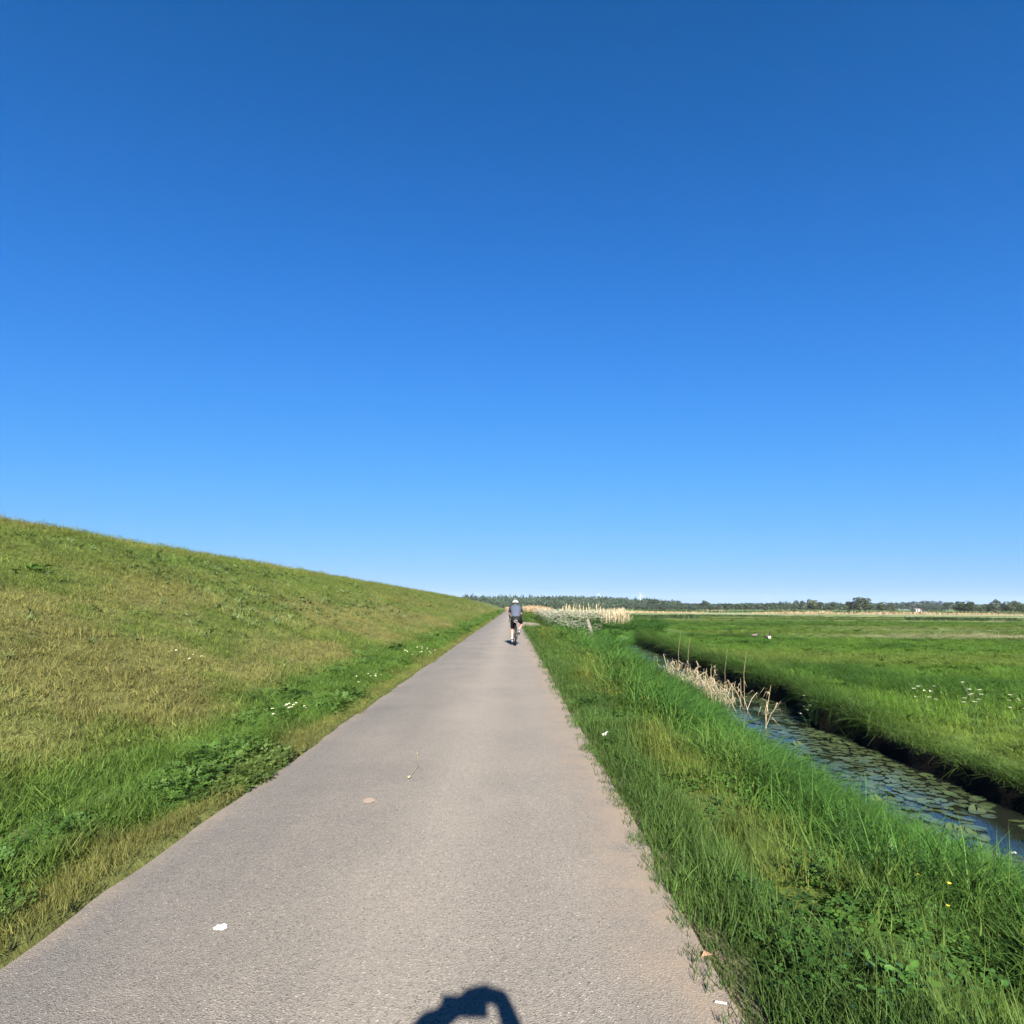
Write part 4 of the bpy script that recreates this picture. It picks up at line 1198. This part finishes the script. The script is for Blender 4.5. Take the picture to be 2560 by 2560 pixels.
reed_bed('reed_bed', 160, poly_end, 0, 1.3, 1.9, 'pale dry reeds where the path disappears left of the cyclist', M_straw_far, .06)
def strip(yc, dy, x0, x1, gap):
    def f(r):
        for k in range(40):
            x = r.uniform(x0, x1); y = yc + r.gauss(0, dy) - .10 * (x - x0)
            if k == 39 or float(vnoise(np.array(x * .05), np.array(yc * 1.0), 97)) > gap: return x, y, .7 + .6 * float(vnoise(np.array(x * .12), np.array(y * .05), 98))
    return f
reed_bed('reed_bed', 3600, strip(245, 3.0, 30, 240, .30), FZ - .1, .35, .75, 'long pale strip of dry reeds across the far meadow in front of the trees', M_straw_far, .14)
reed_bed('reed_bed', 1800, strip(335, 3.0, 100, 330, .35), FZ - .1, .4, .8, 'farthest thin pale reed line right under the tree row', M_straw_far, .16)
M_sedge = leaf_mat('dark_sedge', 'OBJECT', fixed=(0.035, 0.075, 0.022), transl=0.3, spec=0.2)
reed_bed('sedge_strip', 3800, strip(116, 1.1, 22, 115, .45), FZ - .1, .25, .65, 'dark green sedge strip along a ditch across the middle of the meadow', M_sedge, .07)
reed_bed('sedge_strip', 2600, strip(150, 1.4, 5, 60, .4), FZ - .1, .25, .6, 'dark green sedge strip in the meadow behind the dry reeds', M_sedge, .08)
reed_bed('sedge_strip', 2000, strip(290, 2, 60, 260, .2), FZ - .1, .5, 1.1, 'dark growth between the two far pale reed lines', M_sedge, .16)

# ------------------------------------------------------------------ cow parsley
M_umbel = plain('umbel_white', (0.88, 0.86, 0.70), 0.8, noise=0.08, nscale=60)
M_stem = leaf_mat('parsley_leaf', 'OBJECT', fixed=(0.065, 0.13, 0.03), transl=.3)
def parsley_meshes(seed, big=1.0, apart=False):
    r = random.Random(seed); st = MB(); um = MB(); lf = MB(); ums = []
    st.tube([(0, 0, 0), (.01, .01, .5), (.02, 0, .8)], [.007, .006, .004], 5)
    heads = []
    for k in range(9):
        a = k * 2.4 + r.uniform(-.3, .3); z0 = .38 + .05 * k; L = r.uniform(.15, .30)
        tip = (math.cos(a) * L, math.sin(a) * L, z0 + r.uniform(.18, .32))
        st.tube([(.01, .01, z0), (math.cos(a) * L * .5, math.sin(a) * L * .5, z0 + .12), tip], [.004, .003, .002], 4)
        heads.append(tip)
    heads.append((.02, 0, .86))
    for h in heads:
        um = MB() if apart else um
        ums.append(um)
        R_ = r.uniform(.045, .06) * big
        for q in range(9):
            a = q * 2.4; d = R_ * math.sqrt(q / 9)
            c = Vector((h[0] + math.cos(a) * d, h[1] + math.sin(a) * d, h[2] + .012 - d * d * 2 + r.uniform(-.004, .004)))
            s = r.uniform(.015, .021) * big; t = r.uniform(0, 1)
            um.add([c + Vector((math.cos(t + i * 1.257) * s, math.sin(t + i * 1.257) * s, r.uniform(-.004, .004))) for i in range(5)], [(0, 1, 2, 3, 4)])
    for k in range(30):
        a = r.uniform(0, 6.28); d = r.uniform(.05, .28); z = r.uniform(.12, .55); s = r.uniform(.03, .07); b = r.uniform(0, 6.28)
        c = Vector((math.cos(a) * d, math.sin(a) * d, z)); ux = Vector((math.cos(b), math.sin(b), r.uniform(-.4, .2))) * s; uy = Vector((-math.sin(b), math.cos(b), r.uniform(-.3, .3))) * s * .45
        lf.add([c - ux, c + uy, c + ux * 1.3, c - uy], [(0, 1, 2, 3)])
    ms = []
    for mb, nm, mt in [(st, 'stem', M_stem)] + ([(q, 'umbel', M_umbel) for q in ums] if apart else [(um, 'umbel', M_umbel)]) + [(lf, 'leaves', M_stem)]:
        me = mb.mesh(nm); bv_rand(me, 4 if nm == 'leaves' else 5000, .7, 1.3); me.materials.append(mt); ms.append((nm, me))
    return ms
def joined(ms):
    mb = MB(); mi = []; bvv = []
    for k, (nm, me) in enumerate(ms):
        mb.add([v.co for v in me.vertices], [tuple(p.vertices) for p in me.polygons]); mi += [k] * len(me.polygons)
        q = np.ones(len(me.vertices) * 4, dtype=np.float32); me.attributes['bv'].data.foreach_get('color', q); bvv.append(q)
    j = bpy.data.meshes.new('cow_parsley'); j.from_pydata(mb.v, [], mb.f)
    for nm, me in ms: j.materials.append(me.materials[0])
    j.polygons.foreach_set('material_index', np.array(mi, dtype=np.int32)); j.update()
    a_ = j.attributes.new('bv', 'FLOAT_COLOR', 'POINT'); a_.data.foreach_set('color', np.concatenate(bvv))
    return j
pars = [joined(parsley_meshes(s, 1.85)) for s in range(4)]
near_pars = [parsley_meshes(s + 20, .75, True) for s in range(2)]
def parsley(x, y, s, label, group=None):
    if group:
        root = link('cow_parsley', pars[random.randrange(4)])
    else:
        root = empty('cow_parsley')
        for nm, me in near_pars[random.randrange(2)]:
            link(nm, me, root)
    root.location = (x, y, gz(x, y) - .02); root.rotation_euler = (0, 0, random.uniform(0, 6.28))
    root.scale = (s, s, s * random.uniform(.9, 1.1))
    tag(root, label, 'cow parsley', group)
    return root
k = 0
while k < 285:
    y = 38 + 38 * random.random() ** 1.2
    x = random.uniform(2.3 + .012 * (y - 38), 7.4 + .07 * (y - 40))
    if 46.5 < y < 59 and x < 2.5: continue
    if x > 6.3 and random.random() < .5: continue
    if abs(x - 4.97) < .35 and y < 40.3: continue
    if y < 43 and x > 4.6: continue
    k += 1
    parsley(x, y, random.uniform(.95, 1.3) * (.75 if y < 44 else 1), 'white cow parsley in the flowering mass around the leaning post', 'cow parsley around the leaning post')
parsley(3.35, 30.2, .8, 'small cow parsley in the tall verge grass, upper of two in front of the post')
parsley(3.1, 25.5, .6, 'small cow parsley in the tall verge grass, lower of two in front of the post')
parsley(6.15, 13.4, .8, 'cow parsley on the far bank lip just above the water')
parsley(7.75, 10.95, .8, 'tallest cow parsley in the near meadow with several white umbels')
parsley(7.15, 11.3, .7, 'cow parsley left of the tallest one in the near meadow')
parsley(8.35, 10.7, .65, 'cow parsley right of the tallest one in the near meadow')
parsley(3.75, 4.9, .55, 'pale cow parsley at the water edge near the right border')

# ------------------------------------------------------------------ small flowers, leaves and litter
M_petal = plain('daisy_petal', (0.82, 0.82, 0.80), 0.7)
M_yellow = plain('yellow_petal', (0.75, 0.55, 0.02), 0.6)
def flower_mesh(stem_h, rad, n, mat, centre=True):
    st = MB().tube([(0, 0, 0), (.004, .002, stem_h)], .0016, 4).mesh('stem'); bv_rand(st, 500); st.materials.append(M_stem)
    hd = MB()
    ring = []
    for k in range(n):
        a = 2 * math.pi * k / n; b = a + math.pi / n
        ring += [(rad * math.cos(a), rad * math.sin(a), stem_h + .004), (rad * .62 * math.cos(b), rad * .62 * math.sin(b), stem_h + .006)]
    hd.add(ring + [(0, 0, stem_h)], [(i, (i + 1) % (2 * n), 2 * n) for i in range(2 * n)])
    h = hd.mesh('petals'); h.materials.append(mat)
    parts = [('stem', st), ('petals', h)]
    if centre:
        c = MB().ellipsoid((0, 0, stem_h + .004), (rad * .36, rad * .36, .004), 8, 5).mesh('flower_centre'); c.materials.append(M_yellow); parts.append(('flower_centre', c))
    return parts
daisy = flower_mesh(.115, .016, 11, M_petal)
butter = flower_mesh(.30, .0085, 5, M_yellow, False)
def put_flower(parts, name, x, y, s, label, cat, group):
    r_ = empty(name, (x, y, gz(x, y)), random.uniform(0, 6.28)); r_.scale = (s,) * 3
    r_.rotation_euler = (random.uniform(.0, .45), random.uniform(-.2, .2), random.uniform(-.4, .4))
    for nm, me in parts: link(nm, me, r_)
    tag(r_, label, cat, group)
for k in range(11):
    put_flower(daisy, 'daisy', -2.72 + random.gauss(0, .14), 8.0 + random.gauss(0, .28), random.uniform(.9, 1.25), 'white daisy of the nearest cluster left of the path', 'daisy', 'daisies in the nearest cluster')
for k in range(8):
    put_flower(daisy, 'daisy', -2.52 + random.gauss(0, .12), 11.6 + random.gauss(0, .45), random.uniform(.9, 1.2), 'white daisy of the second cluster, farther along the left path edge', 'daisy', 'daisies in the second cluster')
for k in range(14):
    put_flower(daisy, 'daisy', -2.5 + random.gauss(0, .22), 18.2 + random.gauss(0, .8), random.uniform(1.1, 1.5), 'white daisy of the dense third cluster beside the left path edge', 'daisy', 'daisies in the third cluster')
for k in range(4):
    put_flower(daisy, 'daisy', -4.7 + random.gauss(0, .12), 9.6 + random.gauss(0, .2), 1.1, 'white daisy of the lone small group in the dry grass of the slope', 'daisy', 'daisies on the dry slope')
for k in range(9):
    put_flower(butter, 'buttercup', random.uniform(1.5, 2.9), random.uniform(2.6, 4.0), random.uniform(.8, 1.1), 'yellow buttercup in the tall grass at the lower right', 'buttercup', 'buttercups at the lower right')
for k in range(4):
    put_flower(butter, 'dandelion', 1.42 + random.gauss(0, .1), 8.75 + random.gauss(0, .25), .9, 'yellow flower in the verge halfway along the right path edge', 'yellow flower', 'yellow flowers halfway along the verge')

M_broad = leaf_mat('broad_leaf', 'OBJECT', fixed=(0.085, 0.20, 0.034), transl=.25, spec=.4, rough=.4)
def broad_leaf(seed):
    r = random.Random(seed); mb = MB(); n = 5; vs = []
    for i in range(n + 1):
        t = i / n; w = .28 * math.sin(math.pi * min(1, t * .93 + .05)) ** .8 * (1 + .12 * (-1) ** i)
        z = .30 * t - .38 * t * t
        vs += [(-w, t, z + .05), (0, t, z), (w, t, z + .05)]
    mb.add(vs, [(3 * i + j, 3 * i + j + 1, 3 * i + j + 4, 3 * i + j + 3) for i in range(n) for j in (0, 1)])
    me = mb.mesh('leaf', True); bv_rand(me, 1000, .8, 1.2); me.materials.append(M_broad); return me
bl = [broad_leaf(s) for s in range(4)]
def weed(x, y, n, size, h, label, spread=.2, cat='weed'):
    root = empty('broadleaf_plant', (x, y, gz(x, y)))
    for i in range(n):
        o = link('leaf', bl[i % 4], root)
        a = random.uniform(0, 6.28); d = abs(random.gauss(0, spread))
        s = size * random.uniform(.7, 1.2)
        o.location = (math.cos(a) * d, math.sin(a) * d, random.uniform(.25, 1) * h * (1 - .5 * d / (2.5 * spread)))
        o.rotation_euler = (random.gauss(.1, .3), random.gauss(0, .25), a - 1.57 + random.gauss(0, .6)); o.scale = (s, s, s)
    tag(root, label, cat)
weed(1.34, 2.36, 190, .036, .17, 'dark green broadleaf plant at the bottom edge right of the path', .15)
weed(2.36, 4.15, 40, .08, .20, 'broadleaf plant with toothed leaves in the dark hollow of the tall grass', .16)
weed(1.75, 5.3, 90, .035, .2, 'low dark clover patch among the verge grass', .22, 'clover')
weed(-5.9, 5.7, 12, .11, .10, 'dock plant with broad dark leaves low on the dike slope', .1)
weed(-8.6, 11.4, 12, .14, .14, 'dark leafy plant at the left edge of the dike slope', .12)

M_paint = plain('white_road_paint', (0.80, 0.80, 0.80), 0.7, noise=0.25, nscale=40)
def patch(name, x, y, rx, ry, z, mat, seed, rz=0, n=22, rough=.25):
    r = random.Random(seed); vs = [(0, 0, z)]
    for k in range(n):
        a = 2 * math.pi * k / n; e = 1 + r.uniform(-rough, rough)
        vs.append((math.cos(a) * rx * e, math.sin(a) * ry * e, z))
    o = MB().add(vs, [(0, 1 + k, 1 + (k + 1) % n) for k in range(n)]).build(name, mat, path)
    o.location = (x, y, 0); o.rotation_euler = (0, 0, rz)
    return o
def zpath(x): return 0.018 * (1 - (2 * (x - XL) / (XR - XL) - 1) ** 2) + 0.012 + 0.0045
patch('paint_mark', -1.262, 3.0, .028, .030, zpath(-1.262), M_paint, 3, .5)
patch('pale_stain', -1.02, 4.82, .05, .06, zpath(-1.02), plain('sandstone_dust', (0.36, 0.27, 0.205), 0.9, noise=.2), 4)
def litter(name, x, y, pts, mat, label, cat, rz=0):
    o = MB().add(*pts).build(name, mat); o.location = (x, y, gz(x, y) + (zpath(x) if XL < x < XR else 0)); o.rotation_euler = (0, 0, rz)
    tag(o, label, cat)
M_dryleaf = plain('dry_leaf', (0.38, 0.22, 0.12), 0.8, noise=.2, nscale=60)
litter('dry_leaf', .80, 2.81, ([(-.025, -.012, .004), (0, -.018, .014), (.028, 0, .006), (0, .016, .016), (-.01, 0, .02)], [(0, 1, 4), (1, 2, 4), (2, 3, 4), (3, 0, 4)]), M_dryleaf, 'small curled brown leaf on the sandy right edge of the path', 'leaf')
M_paper = plain('paper_scrap', (0.55, 0.54, 0.50), 0.8, noise=.3, nscale=50)
litter('paper_scrap', .93, 6.75, ([(-.06, -.02, .10), (.0, -.03, .13), (.07, .03, .15), (.02, .04, .12), (.03, -.01, .09)], [(0, 1, 3), (1, 2, 3), (1, 4, 2)]), M_paper, 'crumpled white scrap lying in the grass beside the right path edge', 'scrap')
litter('paper_scrap', .754, 2.495, ([(-.02, .006, .002), (.02, -.01, .004), (.024, 0, .007), (-.012, .016, .004)], [(0, 1, 2, 3)]), M_paper, 'tiny white scrap on the path at the bottom right', 'scrap')
gs = MB(); gs.tube([(0, -.30, .004), (.02, 0, .012), (-.01, .25, .010), (-.05, .48, .004)], .002, 4); gs.ellipsoid((0, -.32, .008), (.014, .035, .007), 8, 5); gs.ellipsoid((-.055, .52, .006), (.008, .05, .005), 8, 5)
me = gs.mesh('grass_stem'); bv_rand(me, 1000); me.materials.append(M_straw)
o = link('grass_stem', me); o.location = (-.83, 5.75, zpath(-.83)); tag(o, 'pale dry grass stem lying lengthwise on the path', 'grass stem')

# ------------------------------------------------------------------ grass: tufts set out over dike, verge, bank and meadow
def tuft(kind, seed):
    r = np.random.default_rng(seed)
    V, F3, BV = [], [], []
    def blade(x, y, z, h, w, az, bend, segs, col, twist=0.0):
        d = np.array((math.cos(az), math.sin(az), 0)); s = np.array((-math.sin(az + twist), math.cos(az + twist), 0)) * w / 2
        p = np.array((x, y, z), float); b = len(V); ang = r.uniform(.0, .25) * bend
        L = h / segs
        for i in range(segs):
            tw = (1 - (i / segs) ** 1.6)
            V.append(p - s * tw); V.append(p + s * tw); BV.append(col); BV.append(col)
            p = p + (d * math.sin(ang) + np.array((0, 0, 1)) * math.cos(ang)) * L
            ang += bend / segs * (1.0 + .5 * i)
        V.append(p); BV.append(col)
        for i in range(segs - 1):
            F3.append((b + 2 * i, b + 2 * i + 1, b + 2 * i + 3)); F3.append((b + 2 * i, b + 2 * i + 3, b + 2 * i + 2))
        F3.append((b + 2 * segs - 2, b + 2 * segs - 1, b + 2 * segs))
    def colr(dryp=.1):
        v = r.uniform(.72, 1.28)
        if r.random() < dryp: return (v * 1.75, v * 1.45, v * 1.6)
        return (v * r.uniform(.9, 1.15), v, v * r.uniform(.85, 1.15))
    def disc(R): a = r.uniform(0, 6.28); q = R * math.sqrt(r.random()); return q * math.cos(a), q * math.sin(a)
    if kind == 'short':
        for k in range(26): blade(*disc(.10), -.01, r.uniform(.05, .12), r.uniform(.003, .0055), r.uniform(0, 6.28), r.uniform(.3, 1.5), 2, colr(.12))
    elif kind == 'medium':
        for k in range(24): blade(*disc(.11), -.01, r.uniform(.12, .26), r.uniform(.0035, .006), r.uniform(0, 6.28), r.uniform(.3, 1.3), 3, colr(.06))
    elif kind == 'tall':
        for k in range(16): blade(*disc(.12), -.02, r.uniform(.30, .74), r.uniform(.006, .012), r.normal(2.0, 1.6), r.uniform(.4, 2.1), 4, colr(.04))
    elif kind == 'straw':
        for k in range(24): blade(*disc(.12), -.005, r.uniform(.05, .15), r.uniform(.0025, .0045), r.uniform(0, 6.28), r.uniform(.8, 2.6), 3, colr(.0))
    elif kind == 'seed':
        for k in range(5):
            x, y = disc(.12); az = r.uniform(0, 6.28); h = r.uniform(.40, .65); c = (1.5, 1.25, 1.2)
            blade(x, y, 0, h, .0028, az, .35, 3, c)
            tip = np.array(V[-1]); blade(tip[0], tip[1], tip[2] - .07, .07, .0055, az, .4, 3, (1.7, 1.35, 1.5))
        for k in range(12): blade(*disc(.11), -.01, r.uniform(.14, .28), r.uniform(.0035, .006), r.uniform(0, 6.28), r.uniform(.3, 1.2), 3, colr(.08))
    elif kind == 'clover':
        for k in range(30):
            x, y = disc(.13); z = r.uniform(.03, .10); c = colr(0)
            for q in range(3):
                a = q * 2.094 + r.uniform(0, .4); s = r.uniform(.010, .016); b = len(V); tz = r.uniform(-.3, .3)
                px, py = x + math.cos(a) * s, y + math.sin(a) * s
                V.extend([np.array((x, y, z)), np.array((px - math.sin(a) * s * .8, py + math.cos(a) * s * .8, z + tz * s)), np.array((px + math.cos(a) * s * .7, py + math.sin(a) * s * .7, z)), np.array((px + math.sin(a) * s * .8, py - math.cos(a) * s * .8, z - tz * s))])
                BV.extend([c] * 4); F3.append((b, b + 1, b + 2)); F3.append((b, b + 2, b + 3))
    elif kind == 'thistle':
        for k in range(13):
            az = r.uniform(0, 6.28); blade(*disc(.03), .0, r.uniform(.14, .28), r.uniform(.028, .05), az, r.uniform(.8, 1.8), 4, colr(0))
    elif kind == 'sedge':
        for k in range(26): blade(*disc(.13), -.02, r.uniform(.30, .62), r.uniform(.0035, .006), r.uniform(0, 6.28), r.uniform(.9, 2.4), 4, colr(.05))
    V = np.array(V); F3 = np.array(F3)
    me = np_mesh('tuft_' + kind, V, F3)
    a = me.attributes.new('bv', 'FLOAT_COLOR', 'POINT'); c = np.ones((len(V), 4), dtype=np.float32); c[:, :3] = np.array(BV)
    a.data.foreach_set('color', c.ravel())
    me.materials.append(M_grass)
    return me
KINDS = ['short', 'medium', 'tall', 'straw', 'seed', 'clover', 'thistle', 'sedge']
NV = 4
tufts = bpy.data.collections.new('tufts')          # sources only; not part of the scene
for ki, kd in enumerate(KINDS):
    for v in range(NV):
        o = bpy.data.objects.new('tuft_%02d' % (ki * NV + v), tuft(kd, 1000 + ki * 10 + v))
        tufts.objects.link(o)
K = {k: i for i, k in enumerate(KINDS)}

def sample(D0, d0, p, rmax, a0, a1, rmin=1.3):
    rr = np.linspace(rmin, rmax, 4000)
    dens = D0 * np.minimum(1, (d0 / rr) ** p) * rr
    cdf = np.concatenate([[0], np.cumsum((dens[1:] + dens[:-1]) / 2 * np.diff(rr))])
    n = int(cdf[-1] * (a1 - a0))
    r = np.interp(rng.random(n) * cdf[-1], cdf, rr)
    a = rng.uniform(a0, a1, n)
    return r * np.sin(a), r * np.cos(a), r

gng = bpy.data.node_groups.new('scatter_tufts', 'GeometryNodeTree')
gng.interface.new_socket('Geometry', in_out='INPUT', socket_type='NodeSocketGeometry')
gng.interface.new_socket('Geometry', in_out='OUTPUT', socket_type='NodeSocketGeometry')
gn, gl = gng.nodes, gng.links
gi = gn.new('NodeGroupInput'); go = gn.new('NodeGroupOutput')
ci = gn.new('GeometryNodeCollectionInfo'); ci.inputs['Collection'].default_value = tufts
ci.inputs['Separate Children'].default_value = True; ci.inputs['Reset Children'].default_value = True
iop = gn.new('GeometryNodeInstanceOnPoints'); iop.inputs['Pick Instance'].default_value = True
def na(nm, dt):
    q = gn.new('GeometryNodeInputNamedAttribute'); q.data_type = dt; q.inputs['Name'].default_value = nm; return q.outputs[0]
gl.new(gi.outputs[0], iop.inputs['Points']); gl.new(ci.outputs[0], iop.inputs['Instance'])
gl.new(na('kind', 'INT'), iop.inputs['Instance Index'])
gl.new(na('rot', 'FLOAT_VECTOR'), iop.inputs['Rotation']); gl.new(na('scl', 'FLOAT_VECTOR'), iop.inputs['Scale'])
gl.new(iop.outputs[0], go.inputs[0])

def scatter(name, label, x, y, z, kind, col, sxy, sz, tilt=.12, turn=None):
    n = len(x)
    me = bpy.data.meshes.new(name)
    me.vertices.add(n)
    me.vertices.foreach_set('co', np.stack([x, y, z], 1).astype(np.float32).ravel())
    rot = np.stack([rng.normal(0, tilt, n), rng.normal(0, tilt, n), rng.uniform(0, 6.283, n) if turn is None else turn], 1)
    a = me.attributes.new('rot', 'FLOAT_VECTOR', 'POINT'); a.data.foreach_set('vector', rot.astype(np.float32).ravel())
    a = me.attributes.new('scl', 'FLOAT_VECTOR', 'POINT'); a.data.foreach_set('vector', np.stack([sxy, sxy, sz], 1).astype(np.float32).ravel())
    a = me.attributes.new('kind', 'INT', 'POINT'); a.data.foreach_set('value', (kind * NV + rng.integers(0, NV, n)).astype(np.int32))
    c = np.ones((n, 4), dtype=np.float32); c[:, :3] = col
    a = me.attributes.new('col', 'FLOAT_COLOR', 'POINT'); a.data.foreach_set('color', c.ravel())
    o = link(name, me)
    md = o.modifiers.new('scatter', 'NODES'); md.node_group = gng
    tag(o, label, 'grass', kind='stuff')
    print(name, n)
    return o
def grow(d, d0, e, mx): return np.clip((d / d0), 1, None) ** e if mx is None else np.clip(np.clip(d / d0, 1, None) ** e, 1, mx)

# -- dike
x, y, d = sample(260, 6.0, 1.45, 190, R(-47), R(8), 2.0)
x2, y2, d2 = sample(520, 6.0, 1.45, 60, R(-47), R(2), 2.0)
m2 = (XL - x2 > -.05) & (XL - x2 < .7)
x, y, d = np.concatenate([x, x2[m2]]), np.concatenate([y, y2[m2]]), np.concatenate([d, d2[m2]])
u = XL - x
k_ = (u > .02 - .13 * sstep(.5, .8, fbm(x * 1.6, y * 1.6, 75, 3))) & (u < 13.5) & (rng.random(len(x)) > bare_dike(x, y) * 1.1)
x, y, d, u = x[k_], y[k_], d[k_], u[k_]
n1 = fbm(x * 0.5, y * 0.28, 41, 4); n2 = fbm(x * 1.7, y * 1.3, 42, 3); n3 = fbm(x * .35, y * .25, 47, 3)
c = col_dike(x, y); rnd = rng.random(len(x))
kind = np.full(len(x), K['short'])
dryness = c[:, 0] / c[:, 1]
kind = np.where((dryness > .96) & (rnd < .5), K['straw'], kind)
kind = np.where((u < 1.9) & (u > .35) & (rnd < .45 + .4 * (n1 > .5)), K['medium'], kind)
kind = np.where((u < 1.5) & (u > .15) & (fbm(x * 1.1, y * .8, 48, 3) > .62) & (rng.random(len(x)) < .4), K['clover'], kind)
kind = np.where((np.hypot((x + 2.35) / .42, (y - 5.6) / .85) < 1 + .5 * (n2 - .5)) & (rng.random(len(x)) < .8), K['clover'], kind)
kind = np.where((u > 1.9) & (rnd > .93), K['medium'], kind)
th = (u > 3.2) & (u < 9.8) & (rng.random(len(x)) < .012 + .16 * sstep(.44, .62, fbm(x * .45, y * .30, 49, 3)) * sstep(9, 13, y))
kind = np.where(th, K['thistle'], kind)
c = mixc(c, ALB * np.array((.066, .145, .032)), np.where(kind == K['clover'], .7, 0)); c = mixc(c, ALB * np.array((.125, .190, .075)), np.where(th, .85, 0))
sx = grow(d, 6, .55, 6); cl = fbm(x * 2.6, y * 2.6, 44, 2)
sz = rng.uniform(.6, 1.15, len(x)) * (.35 + .45 * n3 + .5 * cl) * np.where(u < .3, .72, .9) * np.where((kind == K['medium']) & (u < 2), .72, 1) * grow(d, 12, .10, 1.3)
sz = np.where(kind == K['clover'], sz * .7, sz); sz = np.where(th, sz * .75, sz); sx = np.where(th, sx * .55, sx); c = c * (.68 + .64 * cl[:, None]); sz = np.where(u > 10.5, sz * (.9 + .9 * fbm(x * 1.2, y * 1.2, 39, 2)), sz)
sx = np.where(u < .3, sx * .7, sx)
x = np.where(u < .12, x - .03, x)
scatter('dike_grass', 'sun dried and green grass covering the dike slope left of the path', x, y, np.where(x > XL, .005, zdike(x, y)), kind, c, sx, sz, .38)

# -- verge
x, y, d = sample(330, 5.0, 1.35, 150, R(-2), R(47), 1.6)
xn = xnear(y); w = x - XR; t = w / (xn - XR)
branch = (y > 44) & (y < 63.5) & (np.interp(x, [b[0] for b in br], [b[1] for b in br]) < y + .3) & (np.interp(x, [b[0] for b in br], [b[2] for b in br]) > y - .3)
k_ = (w > -.03 - .045 * sstep(.45, .8, fbm(x * 1.6, y * 1.6, 76, 3))) & ((t < 1.03) | ((y > 41) & (t < 1.7))) & ~branch
x, y, d, w, t = x[k_], y[k_], d[k_], w[k_], t[k_]
n1 = fbm(x * 0.9, y * 0.5, 51, 4); n4 = fbm(x * 1.3, y * 1.0, 55, 3); n5 = fbm(x * .6, y * .5, 56, 3)
rnd = rng.random(len(x)); c = col_verge(x, y) * (.72 + .56 * fbm(x * 2.2, y * 2.0, 59, 2))[:, None]
kind = np.full(len(x), K['medium'])
kind = np.where((w < .12), K['short'], kind)
tl = (t + .7 * (fbm(x * 1.0, y * .8, 58, 3) - .5) > .40)
kind = np.where(tl & (rnd < .9), K['tall'], kind)
kind = np.where(~tl & (w > .35) & (rnd < .045), K['seed'], kind)
kind = np.where(~tl & (w > .25) & (n4 > .64) & (rnd > .5), K['clover'], kind)
c = mixc(c, ALB * np.array((.060, .150, .030)), np.where(kind == K['clover'], .8, 0))
hollow = sstep(.50, .64, fbm(x * 1.5, y * 1.2, 57, 3)) * (w > .35)
keep = rng.random(len(x)) > hollow * .88
sz = rng.uniform(.75, 1.2, len(x)) * (.30 + .62 * n5 + .62 * fbm(x * 2.2, y * 2.0, 59, 2)) * (1 - .4 * hollow) * np.where(tl, .76 - .24 * sstep(.62, .95, t), .95) * np.where(w < .25, .75, 1) * np.where((y > 38) & (x < 4.5), .75, 1)
sx = grow(d, 5, .55, 5)
scatter('verge_grass', 'lush green verge grass between the path and the ditch, tallest by the water', x[keep], y[keep], np.where(x < XR, .005, zverge(x, y))[keep], kind[keep], c[keep], sx[keep], sz[keep], .24)

# -- far bank, hanging over the water
x, y, d = sample(420, 8.0, 1.2, 60, R(5), R(47), 4)
s = x - xfar(y)
k_ = (s > np.where(rng.random(len(x)) < .07, .02, .15)) & (s < .5) & (y < 66)
x, y, d, s = x[k_], y[k_], d[k_], s[k_]
c = mixc(col_meadow(x, y) * 1.0, ALB * np.array((.050, .110, .022)), np.full(len(x), .7))
tall_b = sstep(10.5, 12.5, y) * (.6 + .8 * vnoise(y * .8, y * 0, 66))
kind = np.where(rng.random(len(x)) < .25 + .7 * tall_b, K['sedge'], K['medium'])
scatter('bank_grass', 'dark grass hanging over the far bank of the ditch', x, y, zmeadow(x, y), kind, c, grow(d, 8, .5, 3), rng.uniform(.7, 1.15, len(x)) * np.where(kind == K['sedge'], .30 + .35 * tall_b, .42), .45)

# -- meadow
x, y, d = sample(170, 8.0, 1.5, 170, R(3), R(47), 5)
s = x - xfar(y)
k_ = (s > .3) & ~((y > 56) & (y < 72) & (x < 10.0))
x, y, d, s = x[k_], y[k_], d[k_], s[k_]
n1 = fbm(x * 0.30, y * 0.30, 61, 4); n2 = fbm(x * 1.5, y * 1.5, 62, 3)
c = col_meadow(x, y); rnd = rng.random(len(x))
kind = np.where(rnd < .62, K['medium'], K['short'])
kind = np.where((rnd > .965), K['thistle'], kind)
kind = np.where((n1 > .66) & (rnd < .5), K['sedge'], kind)
kind = np.where((fbm(x * .5, y * .5, 67, 3) > .6) & (rnd > .8), K['seed'], kind)
sz = rng.uniform(.7, 1.2, len(x)) * (.25 + 1.0 * n2) * np.where(kind == K['sedge'], .6, .72)
c = c * (.55 + .9 * fbm(x * 2.2, y * 2.2, 68, 2)[:, None])
scatter('meadow_grass', 'green meadow grass spreading to the right of the ditch', x, y, zmeadow(x, y), kind, c, grow(d, 8, .6, 6), sz, .15)

# ------------------------------------------------------------------ air
def haze_box(x0, x1, y0, y1, z0, z1, dens):
    m = bpy.data.materials.new('haze'); m.use_nodes = True
    n = m.node_tree.nodes; n.clear()
    v = n.new('ShaderNodeVolumePrincipled'); o = n.new('ShaderNodeOutputMaterial')
    v.inputs['Color'].default_value = (0.86, 0.93, 1.0, 1); v.inputs['Density'].default_value = dens; v.inputs['Anisotropy'].default_value = 0.0
    m.node_tree.links.new(v.outputs[0], o.inputs['Volume'])
    b = MB().box(((x0 + x1) / 2, (y0 + y1) / 2, (z0 + z1) / 2), (x1 - x0, y1 - y0, z1 - z0)).build('haze', m)
    return tag(b, kind='stuff')
haze_box(-2450, 2450, -60, 2450, -2.6, 46, HAZE)
